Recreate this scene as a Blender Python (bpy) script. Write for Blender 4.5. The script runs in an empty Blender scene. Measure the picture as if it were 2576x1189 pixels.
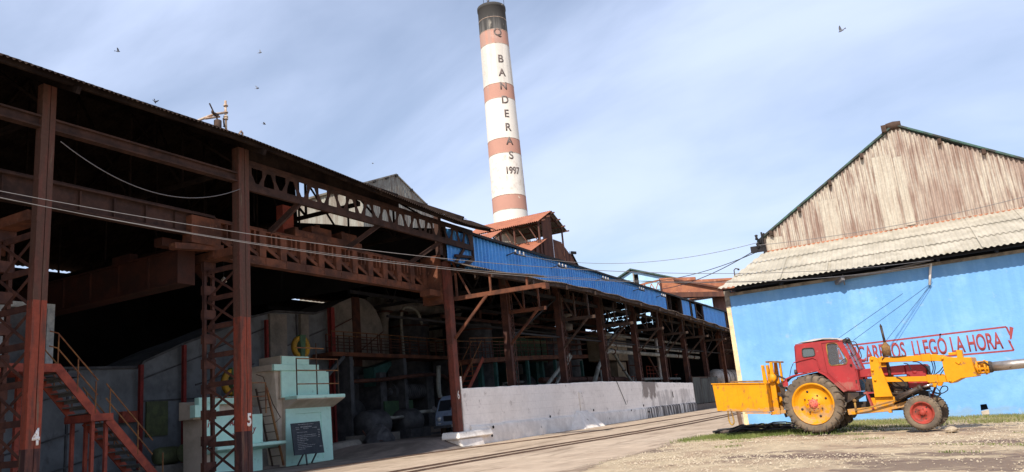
import bpy, bmesh, math, random
import numpy as np
from mathutils import Matrix, Vector
rad = math.radians
random.seed(7)
C = bpy.context.scene.collection
sc = bpy.context.scene

# ------------------------------------------------------------------ camera
cam = bpy.data.cameras.new('camera'); camo = bpy.data.objects.new('camera', cam); C.objects.link(camo); sc.camera = camo
right = Vector((0.87607879, 0.47364879, -0.09023732)); down = Vector((-0.18452959, 0.15645718, -0.97029376)); fwd = Vector((-0.44546019, 0.86670524, 0.22447103))
m = Matrix((right, -down, -fwd)).transposed().to_4x4(); m.translation = Vector((0, 0, 1.35))
camo.matrix_world = m
cam.sensor_width = 36; cam.lens = 36 * 1925 / 2576; cam.clip_start = .1; cam.clip_end = 3000

# ------------------------------------------------------------------ light
SUN_EL, SUN_AZ = 42, 5            # degrees; azimuth from -Y towards +X
w = bpy.data.worlds.new('World'); sc.world = w; w.use_nodes = True
nt = w.node_tree; nt.nodes.clear()
N = nt.nodes.new; L = nt.links.new
out = N('ShaderNodeOutputWorld'); bg = N('ShaderNodeBackground'); sky = N('ShaderNodeTexSky')
sky.sky_type = 'NISHITA'; sky.sun_disc = False; sky.sun_elevation = rad(SUN_EL); sky.sun_rotation = rad(180 - SUN_AZ)
sky.air_density = 1.0; sky.dust_density = .7; sky.ozone_density = 1.2
tc = N('ShaderNodeTexCoord')
# thin cirrus: direction projected on a high plane
sep = N('ShaderNodeSeparateXYZ'); L(tc.outputs['Generated'], sep.inputs[0])
addz = N('ShaderNodeMath'); addz.operation = 'ADD'; addz.inputs[1].default_value = .35; L(sep.outputs['Z'], addz.inputs[0])
dx = N('ShaderNodeMath'); dx.operation = 'DIVIDE'; L(sep.outputs['X'], dx.inputs[0]); L(addz.outputs[0], dx.inputs[1])
dy = N('ShaderNodeMath'); dy.operation = 'DIVIDE'; L(sep.outputs['Y'], dy.inputs[0]); L(addz.outputs[0], dy.inputs[1])
cmb = N('ShaderNodeCombineXYZ'); L(dx.outputs[0], cmb.inputs[0]); L(dy.outputs[0], cmb.inputs[1])
mp = N('ShaderNodeMapping'); mp.inputs['Rotation'].default_value = (0, 0, rad(5)); mp.inputs['Scale'].default_value = (.9, 2.0, 1); mp.inputs['Location'].default_value = (5.1014, 9.9087, 0)
L(cmb.outputs[0], mp.inputs[0])
n1 = N('ShaderNodeTexNoise'); n1.inputs['Scale'].default_value = 1.15; n1.inputs['Detail'].default_value = 7; n1.inputs['Roughness'].default_value = .52; n1.inputs['Distortion'].default_value = .35
L(mp.outputs[0], n1.inputs['Vector'])
r1 = N('ShaderNodeValToRGB'); r1.color_ramp.elements[0].position = .30; r1.color_ramp.elements[1].position = .72
r1.color_ramp.interpolation = 'EASE'
r1.color_ramp.elements[0].color = (.30, .30, .30, 1); r1.color_ramp.elements[1].color = (.84, .84, .84, 1)
L(n1.outputs['Fac'], r1.inputs[0])
mix = N('ShaderNodeMixRGB'); L(r1.outputs[0], mix.inputs[0]); L(sky.outputs[0], mix.inputs[1]); mix.inputs[2].default_value = (6.1, 7.05, 9.4, 1)
L(mix.outputs[0], bg.inputs[0]); bg.inputs[1].default_value = .112; L(bg.outputs[0], out.inputs[0])

sl = bpy.data.lights.new('sun', 'SUN'); so = bpy.data.objects.new('sun', sl); C.objects.link(so)
sl.energy = 4.6; sl.angle = rad(.53); sl.color = (1, .93, .82)
d = Vector((math.sin(rad(SUN_AZ)) * math.cos(rad(SUN_EL)), -math.cos(rad(SUN_AZ)) * math.cos(rad(SUN_EL)), math.sin(rad(SUN_EL))))
so.rotation_euler = d.to_track_quat('Z', 'Y').to_euler(); so.location = (0, -20, 40)

sc.view_settings.view_transform = 'Standard'; sc.view_settings.look = 'None'; sc.view_settings.exposure = .3; sc.view_settings.gamma = 1
sc.cycles.max_bounces = 6; sc.cycles.diffuse_bounces = 4

# ------------------------------------------------------------------ materials
def mat(name, c1, c2=None, sc1=2.5, lo=.42, hi=.6, st=(1, 1, 1), c3=None, sc3=6, lo3=.5, hi3=.62, st3=(1, 1, 1),
        rough=.85, metal=0, bump=.25, bsc=30, jit=.18, band=None, world=False, brick=None, spec=.3):
    M = bpy.data.materials.new(name); M.use_nodes = True
    t = M.node_tree; t.nodes.clear(); n = t.nodes.new; l = t.links.new
    o = n('ShaderNodeOutputMaterial'); p = n('ShaderNodeBsdfPrincipled'); l(p.outputs[0], o.inputs[0])
    p.inputs['Roughness'].default_value = rough; p.inputs['Metallic'].default_value = metal
    p.inputs['Specular IOR Level'].default_value = spec
    if world: vec = n('ShaderNodeNewGeometry').outputs['Position']
    else: vec = n('ShaderNodeTexCoord').outputs['Object']
    def noise(scale, stretch, det=6, rg=.6):
        mp = n('ShaderNodeMapping'); mp.inputs['Scale'].default_value = stretch; l(vec, mp.inputs[0])
        t_ = n('ShaderNodeTexNoise'); t_.inputs['Scale'].default_value = scale; t_.inputs['Detail'].default_value = det; t_.inputs['Roughness'].default_value = rg
        l(mp.outputs[0], t_.inputs['Vector']); return t_.outputs['Fac']
    def ramp(f, a, b):
        r = n('ShaderNodeMapRange'); r.inputs['From Min'].default_value = a; r.inputs['From Max'].default_value = b; l(f, r.inputs['Value']); return r.outputs[0]
    def mixc(f, a, b):
        x = n('ShaderNodeMixRGB'); l(f, x.inputs[0])
        if isinstance(a, tuple): x.inputs[1].default_value = (*a, 1)
        else: l(a, x.inputs[1])
        if isinstance(b, tuple): x.inputs[2].default_value = (*b, 1)
        else: l(b, x.inputs[2])
        return x.outputs[0]
    col = None
    if band:      # painted bands by height: [(z, colour), ...] from the bottom up
        s = n('ShaderNodeSeparateXYZ'); l(vec, s.inputs[0]); base = band[0][1]
        for z, c in band[1:]:
            g = n('ShaderNodeMath'); g.operation = 'GREATER_THAN'; g.inputs[1].default_value = z; l(s.outputs['Z'], g.inputs[0])
            base = mixc(g.outputs[0], base, c)
        col = base
    else: col = c1
    if c2: col = mixc(ramp(noise(sc1, st), lo, hi), col, c2)
    if c3: col = mixc(ramp(noise(sc3, st3, 8, .65), lo3, hi3), col, c3)
    hgt = noise(bsc, (1, 1, 1), 5)
    if brick:
        mp = n('ShaderNodeMapping'); mp.inputs['Rotation'].default_value = brick['rot']; l(vec, mp.inputs[0])
        b = n('ShaderNodeTexBrick'); b.inputs['Scale'].default_value = 1; b.inputs['Brick Width'].default_value = brick['w']; b.inputs['Row Height'].default_value = brick['h']
        b.inputs['Mortar Size'].default_value = brick['m']; b.inputs['Mortar Smooth'].default_value = .3
        l(mp.outputs[0], b.inputs['Vector'])
        mm = n('ShaderNodeMath'); mm.operation = 'MULTIPLY'; l(b.outputs['Fac'], mm.inputs[0]); l(ramp(noise(1.3, (1, 1, 1)), .35, .6), mm.inputs[1])
        m2 = n('ShaderNodeMath'); m2.operation = 'MULTIPLY'; l(mm.outputs[0], m2.inputs[0]); m2.inputs[1].default_value = brick.get('a', .5)
        col = mixc(m2.outputs[0], col, brick['c'])
    if jit:
        mr = n('ShaderNodeMapRange'); mr.inputs['From Min'].default_value = .3; mr.inputs['From Max'].default_value = .7
        mr.inputs['To Min'].default_value = 1 - jit; mr.inputs['To Max'].default_value = 1 + jit
        l(noise(bsc * .35, (1, 1, 1), 8, .7), mr.inputs['Value'])
        h = n('ShaderNodeMixRGB'); h.blend_type = 'MULTIPLY'; h.inputs[0].default_value = 1
        if isinstance(col, tuple): h.inputs[1].default_value = (*col, 1)
        else: l(col, h.inputs[1])
        l(mr.outputs[0], h.inputs[2]); col = h.outputs[0]
    if isinstance(col, tuple): p.inputs['Base Color'].default_value = (*col, 1)
    else: l(col, p.inputs['Base Color'])
    if bump:
        bp = n('ShaderNodeBump'); bp.inputs['Strength'].default_value = bump; bp.inputs['Distance'].default_value = .02
        l(hgt, bp.inputs['Height']); l(bp.outputs[0], p.inputs['Normal'])
    return M
def glassmat(name, col=(.75, .82, .85), a=.25):
    M = bpy.data.materials.new(name); M.use_nodes = True; t = M.node_tree; t.nodes.clear(); n = t.nodes.new
    o = n('ShaderNodeOutputMaterial'); x = n('ShaderNodeMixShader'); tr = n('ShaderNodeBsdfTransparent'); g = n('ShaderNodeBsdfPrincipled')
    g.inputs['Base Color'].default_value = (*col, 1); g.inputs['Roughness'].default_value = .08; x.inputs[0].default_value = a
    t.links.new(tr.outputs[0], x.inputs[1]); t.links.new(g.outputs[0], x.inputs[2]); t.links.new(x.outputs[0], o.inputs[0]); return M

RUST = (.085, .036, .022); RED = (.20, .042, .022); DARK = (.03, .022, .02)
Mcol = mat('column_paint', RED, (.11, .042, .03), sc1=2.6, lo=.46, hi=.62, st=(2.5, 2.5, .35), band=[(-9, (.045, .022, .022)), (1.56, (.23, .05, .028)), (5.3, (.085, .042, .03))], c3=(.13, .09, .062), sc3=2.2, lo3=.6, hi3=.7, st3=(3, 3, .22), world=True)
Mcol2 = mat('column_red_paint', (.17, .045, .03), (.1, .035, .025), sc1=1.6, c3=(.09, .035, .025), sc3=3, st3=(3, 3, .3))
Mlat = mat('lattice_rust', (.09, .036, .024), (.05, .022, .018), sc1=2)
Mtruss = mat('truss_rust', (.062, .030, .022), (.035, .018, .014), sc1=2)
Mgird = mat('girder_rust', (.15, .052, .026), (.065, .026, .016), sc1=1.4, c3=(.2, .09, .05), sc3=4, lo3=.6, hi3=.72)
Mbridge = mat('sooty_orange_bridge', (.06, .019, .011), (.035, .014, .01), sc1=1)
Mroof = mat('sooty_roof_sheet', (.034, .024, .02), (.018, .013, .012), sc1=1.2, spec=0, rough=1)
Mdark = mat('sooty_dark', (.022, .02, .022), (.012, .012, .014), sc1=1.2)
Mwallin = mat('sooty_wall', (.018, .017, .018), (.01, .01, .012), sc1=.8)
Mblue = mat('blue_cladding', (.07, .34, .76), (.045, .26, .66), sc1=1.3, st=(1, 1, .3), c3=(.14, .06, .035), sc3=1.6, lo3=.66, hi3=.7, st3=(1, 2.2, .5), rough=.45, spec=.5)
Mcanopy = mat('old_canopy_sheet', (.16, .12, .09), (.07, .05, .04), sc1=1.5)
Mtimber = mat('weathered_beam', (.075, .045, .032), (.04, .026, .02), sc1=2)
Mwhite = mat('whitewashed_blocks', (.95, .885, .82), (.88, .815, .75), sc1=.7, lo=.45, hi=.62, c3=(.5, .43, .38), sc3=1.5, lo3=.6, hi3=.72,
             brick=dict(rot=(rad(90), 0, rad(90)), w=.42, h=.21, m=.012, c=(.45, .37, .32), a=.35), bsc=14, bump=.5, jit=.08)
Mplinth = mat('whitewashed_render', (.90, .83, .755), (.76, .69, .62), sc1=1.2, c3=(.2, .15, .12), sc3=2.2, lo3=.64, hi3=.7, bsc=10, bump=.6, jit=.1)
Msoot = mat('oily_black_stain', (.05, .035, .03), (.09, .065, .055), sc1=6, st=(1, 1, .3), rough=.6)
Mstain = mat('brown_stain', (.20, .14, .115), (.3, .235, .2), sc1=5, st=(1, 1, .5), rough=.8)
Mwallblue = mat('sky_blue_render', (.16, .365, .68), (.17, .38, .69), sc1=.45, lo=.46, hi=.56, st=(1, 1, 1.6), c3=(.21, .43, .71), sc3=.4, lo3=.5, hi3=.6, bsc=7, bump=.55, jit=.05)
Mcream = mat('cream_corner_paint', (.8, .62, .36), (.6, .45, .28), sc1=3)
Mgable = mat('gable_rusty_tin', (.50, .445, .37), (.37, .285, .235), sc1=.55, lo=.44, hi=.60, st=(1.3, 1, .6), c3=(.255, .17, .135), sc3=1.3, lo3=.48, hi3=.60, st3=(7.0, 1, .4), bsc=22, jit=.16, rough=.7)
Mpatch = mat('cream_tin_patch', (.50, .45, .37), (.42, .36, .29), sc1=5, st=(3, 1, .2), c3=(.3, .17, .12), sc3=6, lo3=.62, hi3=.7, st3=(4, 1, .2))
Mfibro = mat('fibre_cement_sheet', (.48, .43, .345), (.38, .34, .27), sc1=1.2, c3=(.33, .28, .2), sc3=2.4, lo3=.58, hi3=.75, st3=(1, .3, 1), bsc=18, jit=.1)
Mfascia = mat('fascia_board', (.3, .26, .21), (.16, .14, .12), sc1=3)
Mgreenroof = mat('green_tin_edge', (.06, .12, .1), (.05, .05, .045), sc1=3)
Mflash = mat('rust_flashing', (.42, .16, .08), (.25, .1, .055), sc1=3)
Mletter = mat('faded_red_lettering', (.33, .06, .055), (.26, .05, .06), sc1=9, c3=(.2, .4, .66), sc3=14, lo3=.68, hi3=.72, bump=.2)
CHW = (.72, .67, .60); CHR = (.47, .25, .19); CHK = (.055, .052, .05)
Mchim = mat('chimney_paint', CHW, (.70, .62, .52), sc1=.5, lo=.6, hi=.78, st=(1, 1, .5), c3=(.62, .52, .42), sc3=.9, lo3=.66, hi3=.7, bsc=3, jit=.05,
            band=[(-9, CHW), (24.9, CHR), (26.75, CHW), (32.0, CHR), (33.9, CHW), (39.25, CHR), (41.2, CHW), (46.6, CHR), (48.6, CHK)])
Mchlet = mat('chimney_lettering', (.13, .10, .095), (.22, .18, .16), sc1=4, bump=0)
Morange = mat('orange_tin_roof', (.42, .16, .09), (.33, .125, .075), sc1=1.2, jit=.08, rough=.7)
Mbrown = mat('brown_rust_cladding', (.13, .055, .035), (.08, .035, .028), sc1=1.3, st=(1, 1, .3))
Mgrey = mat('grey_weathered_tin', (.3, .29, .25), (.2, .17, .14), sc1=1.5, st=(1, 1, .25), c3=(.2, .11, .07), sc3=3, lo3=.6, hi3=.7, st3=(2, 2, .2))
Mgal = mat('gallery_rust', (.40, .155, .08), (.27, .1, .06), sc1=1, c3=(.5, .24, .15), sc3=2, lo3=.55, hi3=.68, bsc=6)
Mpale = mat('pale_blue_wall', (.35, .56, .78), (.42, .62, .8), sc1=.6)
Mpinkclad = mat('brown_pink_cladding', (.30, .17, .14), (.22, .12, .1), sc1=1, st=(2, 1, .2))
Mroad = mat('pale_concrete_road', (.50, .385, .28), (.40, .30, .215), sc1=.35, lo=.4, hi=.65, c3=(.25, .18, .125), sc3=.9, lo3=.52, hi3=.66, st3=(1.3, .3, 1), bsc=5, bump=.7, jit=.2, brick=dict(rot=(0, 0, rad(3)), w=4.2, h=3.1, m=.025, c=(.13, .1, .075), a=.8))
Mfloor = mat('shade_dark_concrete', (.22, .175, .15), (.13, .105, .09), sc1=.8, bsc=5)  # concrete tone with the shade under the mill roof put into it
Mgravel = mat('gravel_ground', (.46, .36, .235), (.33, .235, .155), sc1=.7, lo=.46, hi=.62, c3=(.17, .115, .085), sc3=.33, lo3=.53, hi3=.62, st3=(.6, 1.2, 1), bsc=16, bump=1, jit=.3)
Mgroove = mat('dirt_filled_groove', (.17, .12, .085), (.26, .19, .135), sc1=2)
Mstone = mat('limestone_chips', (.47, .39, .285), (.33, .26, .18), sc1=3)
Mgrass = mat('grass_blades', (.11, .15, .03), (.17, .19, .055), sc1=1.5, rough=.7, bump=0)
Mdrygrass = mat('dry_grass_blades', (.3, .27, .12), (.2, .2, .08), sc1=1.5, rough=.8, bump=0)
Mrail = mat('rail_steel', (.22, .13, .085), (.13, .08, .055), sc1=3, metal=.2, rough=.7)
Mmint = mat('mint_paint', (.52, .80, .69), (.47, .74, .64), sc1=1.5, c3=(.23, .4, .33), sc3=3, lo3=.63, hi3=.75, bsc=9, jit=.06)
Mtan = mat('tan_render', (.54, .45, .36), (.42, .35, .27), sc1=1.2, bsc=8, jit=.1)
Mpost = mat('bright_red_post', (.22, .03, .028), (.14, .025, .022), sc1=2)
Mstairred = mat('stair_red', (.34, .075, .045), (.22, .05, .035), sc1=3)
Mpanel = mat('greyblue_steel_panels', (.17, .185, .2), (.115, .125, .135), sc1=.9, c3=(.07, .065, .065), sc3=1.6, lo3=.58, hi3=.72, st3=(1, 1, .5), bsc=4, jit=.14)
Mtread = mat('grey_stair_tread', (.2, .21, .21), (.13, .135, .135), sc1=3)
Mgreen = mat('machine_green', (.05, .1, .05), (.035, .07, .04), sc1=2)
Mteal = mat('machine_teal', (.03, .09, .08), (.02, .06, .055), sc1=2)
Myel = mat('machine_yellow', (.36, .2, .015), (.24, .14, .02), sc1=2)
Mrailyel = mat('handrail_ochre', (.25, .12, .045), (.16, .06, .03), sc1=4)
Mmach = mat('greasy_machine_iron', (.07, .07, .074), (.035, .035, .04), sc1=2, rough=.55)
Mcasing = mat('dusty_grey_casing', (.24, .215, .19), (.15, .14, .125), sc1=.9)
Mboard = mat('blackboard_slate', (.035, .042, .052), (.05, .057, .066), sc1=3, bump=.05)
Mchalk = mat('chalk_writing', (.5, .5, .5), (.3, .3, .3), sc1=40, bump=0)
Mnum = mat('white_number_paint', (.72, .7, .66), (.45, .35, .3), sc1=14, lo=.55, hi=.6, bump=0)
Mty = mat('yellow_paint', (.70, .285, .004), (.62, .245, .004), sc1=1.6, c3=(.33, .15, .04), sc3=4, lo3=.62, hi3=.67, rough=.5, bump=.1, jit=.05, spec=.25)
Mtr = mat('tractor_red_paint', (.36, .022, .024), (.29, .02, .022), sc1=2, c3=(.40, .13, .1), sc3=5, lo3=.63, hi3=.69, rough=.5, bump=.1, jit=.07, spec=.5)
Mtyre = mat('dusty_tyre_rubber', (.19, .14, .095), (.11, .085, .065), sc1=3, c3=(.05, .045, .04), sc3=4, lo3=.58, hi3=.7, rough=.95, bsc=25)
Mlug = mat('dark_tyre_tread', (.085, .07, .055), (.16, .12, .085), sc1=4, rough=.95)
Mrimred = mat('red_rim_paint', (.36, .045, .03), (.26, .05, .03), sc1=3, c3=(.15, .04, .03), sc3=6, rough=.6)
Mhub = mat('pinkish_red_hub', (.55, .09, .08), (.6, .2, .1), sc1=8, rough=.6)
Mblk = mat('greasy_black_metal', (.035, .028, .026), (.07, .045, .03), sc1=5, rough=.5)
Mmuf = mat('rusty_muffler', (.26, .14, .05), (.14, .075, .035), sc1=5, c3=(.4, .23, .04), sc3=3)
Mcanvas = mat('dirty_canvas', (.5, .45, .4), (.36, .32, .28), sc1=4)
Msteel = mat('worn_steel_pipe', (.42, .37, .33), (.3, .24, .2), sc1=2, c3=(.16, .1, .07), sc3=9, lo3=.64, hi3=.7, rough=.38, metal=.75, bump=.1)
Mchrome = mat('steel_rod', (.6, .58, .56), rough=.2, metal=1, bump=0, jit=0)
Mlamp = mat('lamp_glass', (.6, .6, .58), rough=.1, bump=0, jit=0, spec=.8)
Mrub = mat('black_rubber_hose', (.02, .022, .026), rough=.5, bump=0)
Mcable = mat('grey_cable', (.16, .15, .15), rough=.6, bump=0)
Mcabled = mat('dark_cable', (.035, .035, .04), rough=.6, bump=0)
Mporc = mat('porcelain', (.5, .46, .42), rough=.3, bump=0)
Mtan2 = mat('tan_tank_paint', (.34, .27, .19), (.24, .19, .13), sc1=1)
Mpipe = mat('dusty_pipe_lagging', (.30, .31, .28), (.18, .17, .15), sc1=2)
Msilver = mat('dull_aluminium_lagging', (.5, .46, .42), (.3, .25, .21), sc1=1.5, metal=.3, rough=.5)
Mrooff = mat('pale_rusty_pipe', (.55, .44, .34), (.33, .2, .13), sc1=3)
Mvan = mat('grey_blue_van_paint', (.20, .26, .36), (.16, .2, .28), sc1=2, rough=.4, bump=.05, spec=.5)
Mvglass = mat('van_window_glass', (.02, .024, .03), rough=.1, bump=0, jit=0, spec=.8)
Mbird = mat('dark_plumage', (.2, .22, .27), rough=.8, bump=0)
Mwood = mat('scrap_bark', (.12, .09, .075), (.05, .045, .045), sc1=6)
Mdoor = mat('dark_tin_gate', (.075, .085, .08), (.045, .045, .045), sc1=1.5, st=(1, 1, .3))
Mhatch = mat('olive_hatch', (.11, .13, .06), (.08, .09, .05), sc1=3)
Mboothf = mat('white_door_frame', (.42, .44, .43), (.3, .32, .32), sc1=3)
Mglass = glassmat('cab_glass', (.25, .28, .3), .16)
Mglass2 = glassmat('windscreen_glass', (.3, .34, .36), .35)
Mglassd = glassmat('dark_rear_glass', (.12, .15, .16), .72)

# ------------------------------------------------------------------ object helpers
WM = {}       # world matrix of each thing (parts are authored in the thing's frame or in world coordinates)
def tagp(o, label, cat, group=None, kind=None):
    if label: o['label'] = label
    if cat: o['category'] = cat
    if group: o['group'] = group
    if kind: o['kind'] = kind
def thing(name, label, cat, loc=(0, 0, 0), rot=(0, 0, 0), group=None):
    o = bpy.data.objects.new(name, None); C.objects.link(o); o.empty_display_size = .3
    o.location = loc; o.rotation_euler = rot; tagp(o, label, cat, group)
    from mathutils import Euler
    WM[o] = Matrix.Translation(loc) @ Euler(rot).to_matrix().to_4x4()
    return o
class MB:
    def __init__(s): s.bm = bmesh.new()
    def box(s, x0, x1, y0, y1, z0, z1, mi=0):
        v = [s.bm.verts.new(p) for p in ((x0,y0,z0),(x1,y0,z0),(x1,y1,z0),(x0,y1,z0),(x0,y0,z1),(x1,y0,z1),(x1,y1,z1),(x0,y1,z1))]
        for f in ((0,3,2,1),(4,5,6,7),(0,1,5,4),(1,2,6,5),(2,3,7,6),(3,0,4,7)): s.bm.faces.new([v[i] for i in f]).material_index = mi
        return s
    def hexa(s, bot, top):
        v = [s.bm.verts.new(p) for p in list(bot) + list(top)]; n = len(bot)
        s.bm.faces.new([v[i] for i in reversed(range(n))]); s.bm.faces.new([v[n + i] for i in range(n)])
        for i in range(n): j = (i + 1) % n; s.bm.faces.new([v[i], v[j], v[n + j], v[n + i]])
        return s
    def prism(s, pts, vec):
        vec = Vector(vec); return s.hexa(pts, [Vector(p) + vec for p in pts])
    def bar(s, a, b, w, h, up=(0, 0, 1)):
        a, b, up = Vector(a), Vector(b), Vector(up); t = (b - a).normalized(); sd = t.cross(up)
        if sd.length < 1e-4: sd = t.cross(Vector((1, 0, 0)))
        sd.normalize(); u = sd.cross(t).normalized(); sd = sd * w / 2; u = u * h / 2
        return s.hexa([a - sd - u, a + sd - u, a + sd + u, a - sd + u], [b - sd - u, b + sd - u, b + sd + u, b - sd + u])
    def ibeam(s, a, b, h, w, t=.03, up=(0, 0, 1)):
        a, b = Vector(a), Vector(b); t_ = (b - a).normalized(); sd = t_.cross(Vector(up)).normalized(); u = sd.cross(t_)
        s.bar(a, b, t, h - 2 * t, up); s.bar(a + u * (h - t) / 2, b + u * (h - t) / 2, w, t, up); s.bar(a - u * (h - t) / 2, b - u * (h - t) / 2, w, t, up); return s
    def tube(s, pts, r, n=8, r1=None, cap=True):
        pts = [Vector(p) for p in pts]; rings = []; prev = None
        for i, p in enumerate(pts):
            t = (pts[min(i + 1, len(pts) - 1)] - pts[max(i - 1, 0)]).normalized()
            if prev is None: sd = t.orthogonal().normalized()
            else: sd = (prev - t * prev.dot(t)).normalized()
            prev = sd; u = t.cross(sd)
            rr = r if r1 is None else r + (r1 - r) * i / (len(pts) - 1)
            rings.append([s.bm.verts.new(p + (sd * math.cos(2*math.pi*k/n) + u * math.sin(2*math.pi*k/n)) * rr) for k in range(n)])
        for a, b in zip(rings, rings[1:]):
            for k in range(n): f = s.bm.faces.new([a[k], a[(k+1)%n], b[(k+1)%n], b[k]]); f.smooth = n > 6
        if cap: s.bm.faces.new(rings[0][::-1]); s.bm.faces.new(rings[-1])
        return s
    def lathe(s, prof, ctr=(0, 0, 0), axis='Z', n=32, smooth=True, cap=False):
        ctr = Vector(ctr); rings = []
        for r, h in prof:
            ring = []
            for k in range(n):
                a = 2 * math.pi * k / n; c, q = r * math.cos(a), r * math.sin(a)
                p = {'Z': (c, q, h), 'Y': (c, h, q), 'X': (h, c, q)}[axis]; ring.append(s.bm.verts.new(ctr + Vector(p)))
            rings.append(ring)
        for a, b in zip(rings, rings[1:]):
            for k in range(n): f = s.bm.faces.new([a[k], a[(k+1)%n], b[(k+1)%n], b[k]]); f.smooth = smooth
        if cap: s.bm.faces.new(rings[0][::-1]); s.bm.faces.new(rings[-1])
        return s
    def plate(s, outer, holes, frame, thick):
        """flat plate with holes; frame = (origin, u, v), thickness along u x v"""
        o, u, v = [Vector(q) for q in frame]; nrm = u.cross(v).normalized() * thick; b2 = bmesh.new()
        for loop in [outer] + holes:
            vs = [b2.verts.new((x, y, 0)) for x, y in loop]
            for i in range(len(vs)): b2.edges.new((vs[i], vs[(i + 1) % len(vs)]))
        bmesh.ops.triangle_fill(b2, use_beauty=True, use_dissolve=False, edges=b2.edges[:])
        b2.verts.index_update()
        for f in b2.faces: f.normal_update()
        A = [s.bm.verts.new(o + u * q.co.x + v * q.co.y) for q in b2.verts]; B = [s.bm.verts.new(o + u * q.co.x + v * q.co.y + nrm) for q in b2.verts]
        for f in b2.faces:
            i = [q.index for q in f.verts]
            s.bm.faces.new([A[k] for k in i]); s.bm.faces.new([B[k] for k in reversed(i)])
        for e in b2.edges:
            if len(e.link_faces) == 1: i, j = e.verts[0].index, e.verts[1].index; s.bm.faces.new([A[i], A[j], B[j], B[i]])
        b2.free(); return s
    def corr(s, o, U, V, nU, amp, nV=1, sag=None, seg=6, flat=0, vjag=0, trim=None, rn=None):
        """corrugated sheet: ridges run along V, waves repeat nU times along U"""
        o, U, V = Vector(o), Vector(U), Vector(V); nr = U.cross(V).normalized(); cols = []
        rn = rn or random
        for i in range(nU * seg + 1):
            a = i / (nU * seg); ph = 2 * math.pi * (i % seg) / seg; hgt = math.sin(ph) * amp
            if flat: hgt = amp if (i % seg) < seg * flat else -amp * .2
            j = rn.uniform(-vjag, vjag) if (vjag and i % (seg * 5) == 0) else (cols and vjag and jj or 0); jj = j
            col = []
            for k in range(nV + 1):
                b = k / nV; lo, hi = (0, 1) if trim is None else trim(a)
                bb = lo + (hi - lo) * b
                p = o + U * a + V * bb + nr * hgt
                if k == 0: p = p - V.normalized() * j
                if sag: p.z += sag(a, bb)
                col.append(s.bm.verts.new(p))
            cols.append(col)
        for c1, c2 in zip(cols, cols[1:]):
            for k in range(nV):
                if (c1[k].co - c1[k+1].co).length < 1e-5 and (c2[k].co - c2[k+1].co).length < 1e-5: continue
                f = s.bm.faces.new([c1[k], c2[k], c2[k+1], c1[k+1]]); f.smooth = not flat
        return s
    def build(s, name, mt, parent=None, bevel=0, own=False, tag=None):
        bm = s.bm
        bmesh.ops.recalc_face_normals(bm, faces=bm.faces[:]) if len(bm.faces) < 60000 else None
        if bevel: bmesh.ops.bevel(bm, geom=bm.edges[:], offset=bevel, segments=1, affect='EDGES', clamp_overlap=True)
        root = parent
        while root is not None and root not in WM: root = root.parent
        if root is not None and not own:      # world coordinates -> the thing's frame
            bmesh.ops.transform(bm, matrix=WM[root].inverted(), verts=bm.verts[:])
        me = bpy.data.meshes.new(name); bm.to_mesh(me); bm.free()
        for q in (mt if isinstance(mt, (list, tuple)) else [mt]): me.materials.append(q)
        o = bpy.data.objects.new(name, me); C.objects.link(o)
        if parent is not None: o.parent = parent
        if tag: tagp(o, *tag)
        return o
def islands(mb):
    bm = mb.bm; bm.verts.index_update(); seen = set(); out = []
    bm.verts.ensure_lookup_table()
    for v0 in bm.verts:
        if v0.index in seen: continue
        st_, comp = [v0], []; seen.add(v0.index)
        while st_:
            v = st_.pop(); comp.append(v)
            for e in v.link_edges:
                u = e.other_vert(v)
                if u.index not in seen: seen.add(u.index); st_.append(u)
        n = MB(); mp_ = {v: n.bm.verts.new(v.co) for v in comp}
        for f in {f for v in comp for f in v.link_faces}: g = n.bm.faces.new([mp_[v] for v in f.verts]); g.smooth = f.smooth
        out.append(n)
    bm.free(); return out
def build_each(mb, name, mt, parent, **k):
    return [q.build(name, mt, parent, **k) for q in islands(mb)]
def glyph_area(ch, size, off):
    cu = bpy.data.curves.new('t', 'FONT'); cu.body = ch; cu.size = size; cu.offset = off; ob = bpy.data.objects.new('t', cu); C.objects.link(ob)
    dg = bpy.context.evaluated_depsgraph_get(); dg.update(); me = bpy.data.meshes.new_from_object(ob.evaluated_get(dg)); a = sum(p.area for p in me.polygons)
    bpy.data.objects.remove(ob); bpy.data.curves.remove(cu); bpy.data.meshes.remove(me); return a
def safe_bold(body, size, bold):
    # heavier strokes can break a glyph's outline: keep the nearest weight at which every glyph fills properly
    chars = sorted(set(body) - {' '})
    for k in (1, 1.15, .85, 1.3, .7, 1.5, .5, .35, .2):
        if all(glyph_area(c, size, bold * k) > glyph_area(c, size, 0) * (1 + .6 * k * bold / size * 8) for c in chars): return bold * k
    return 0
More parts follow.
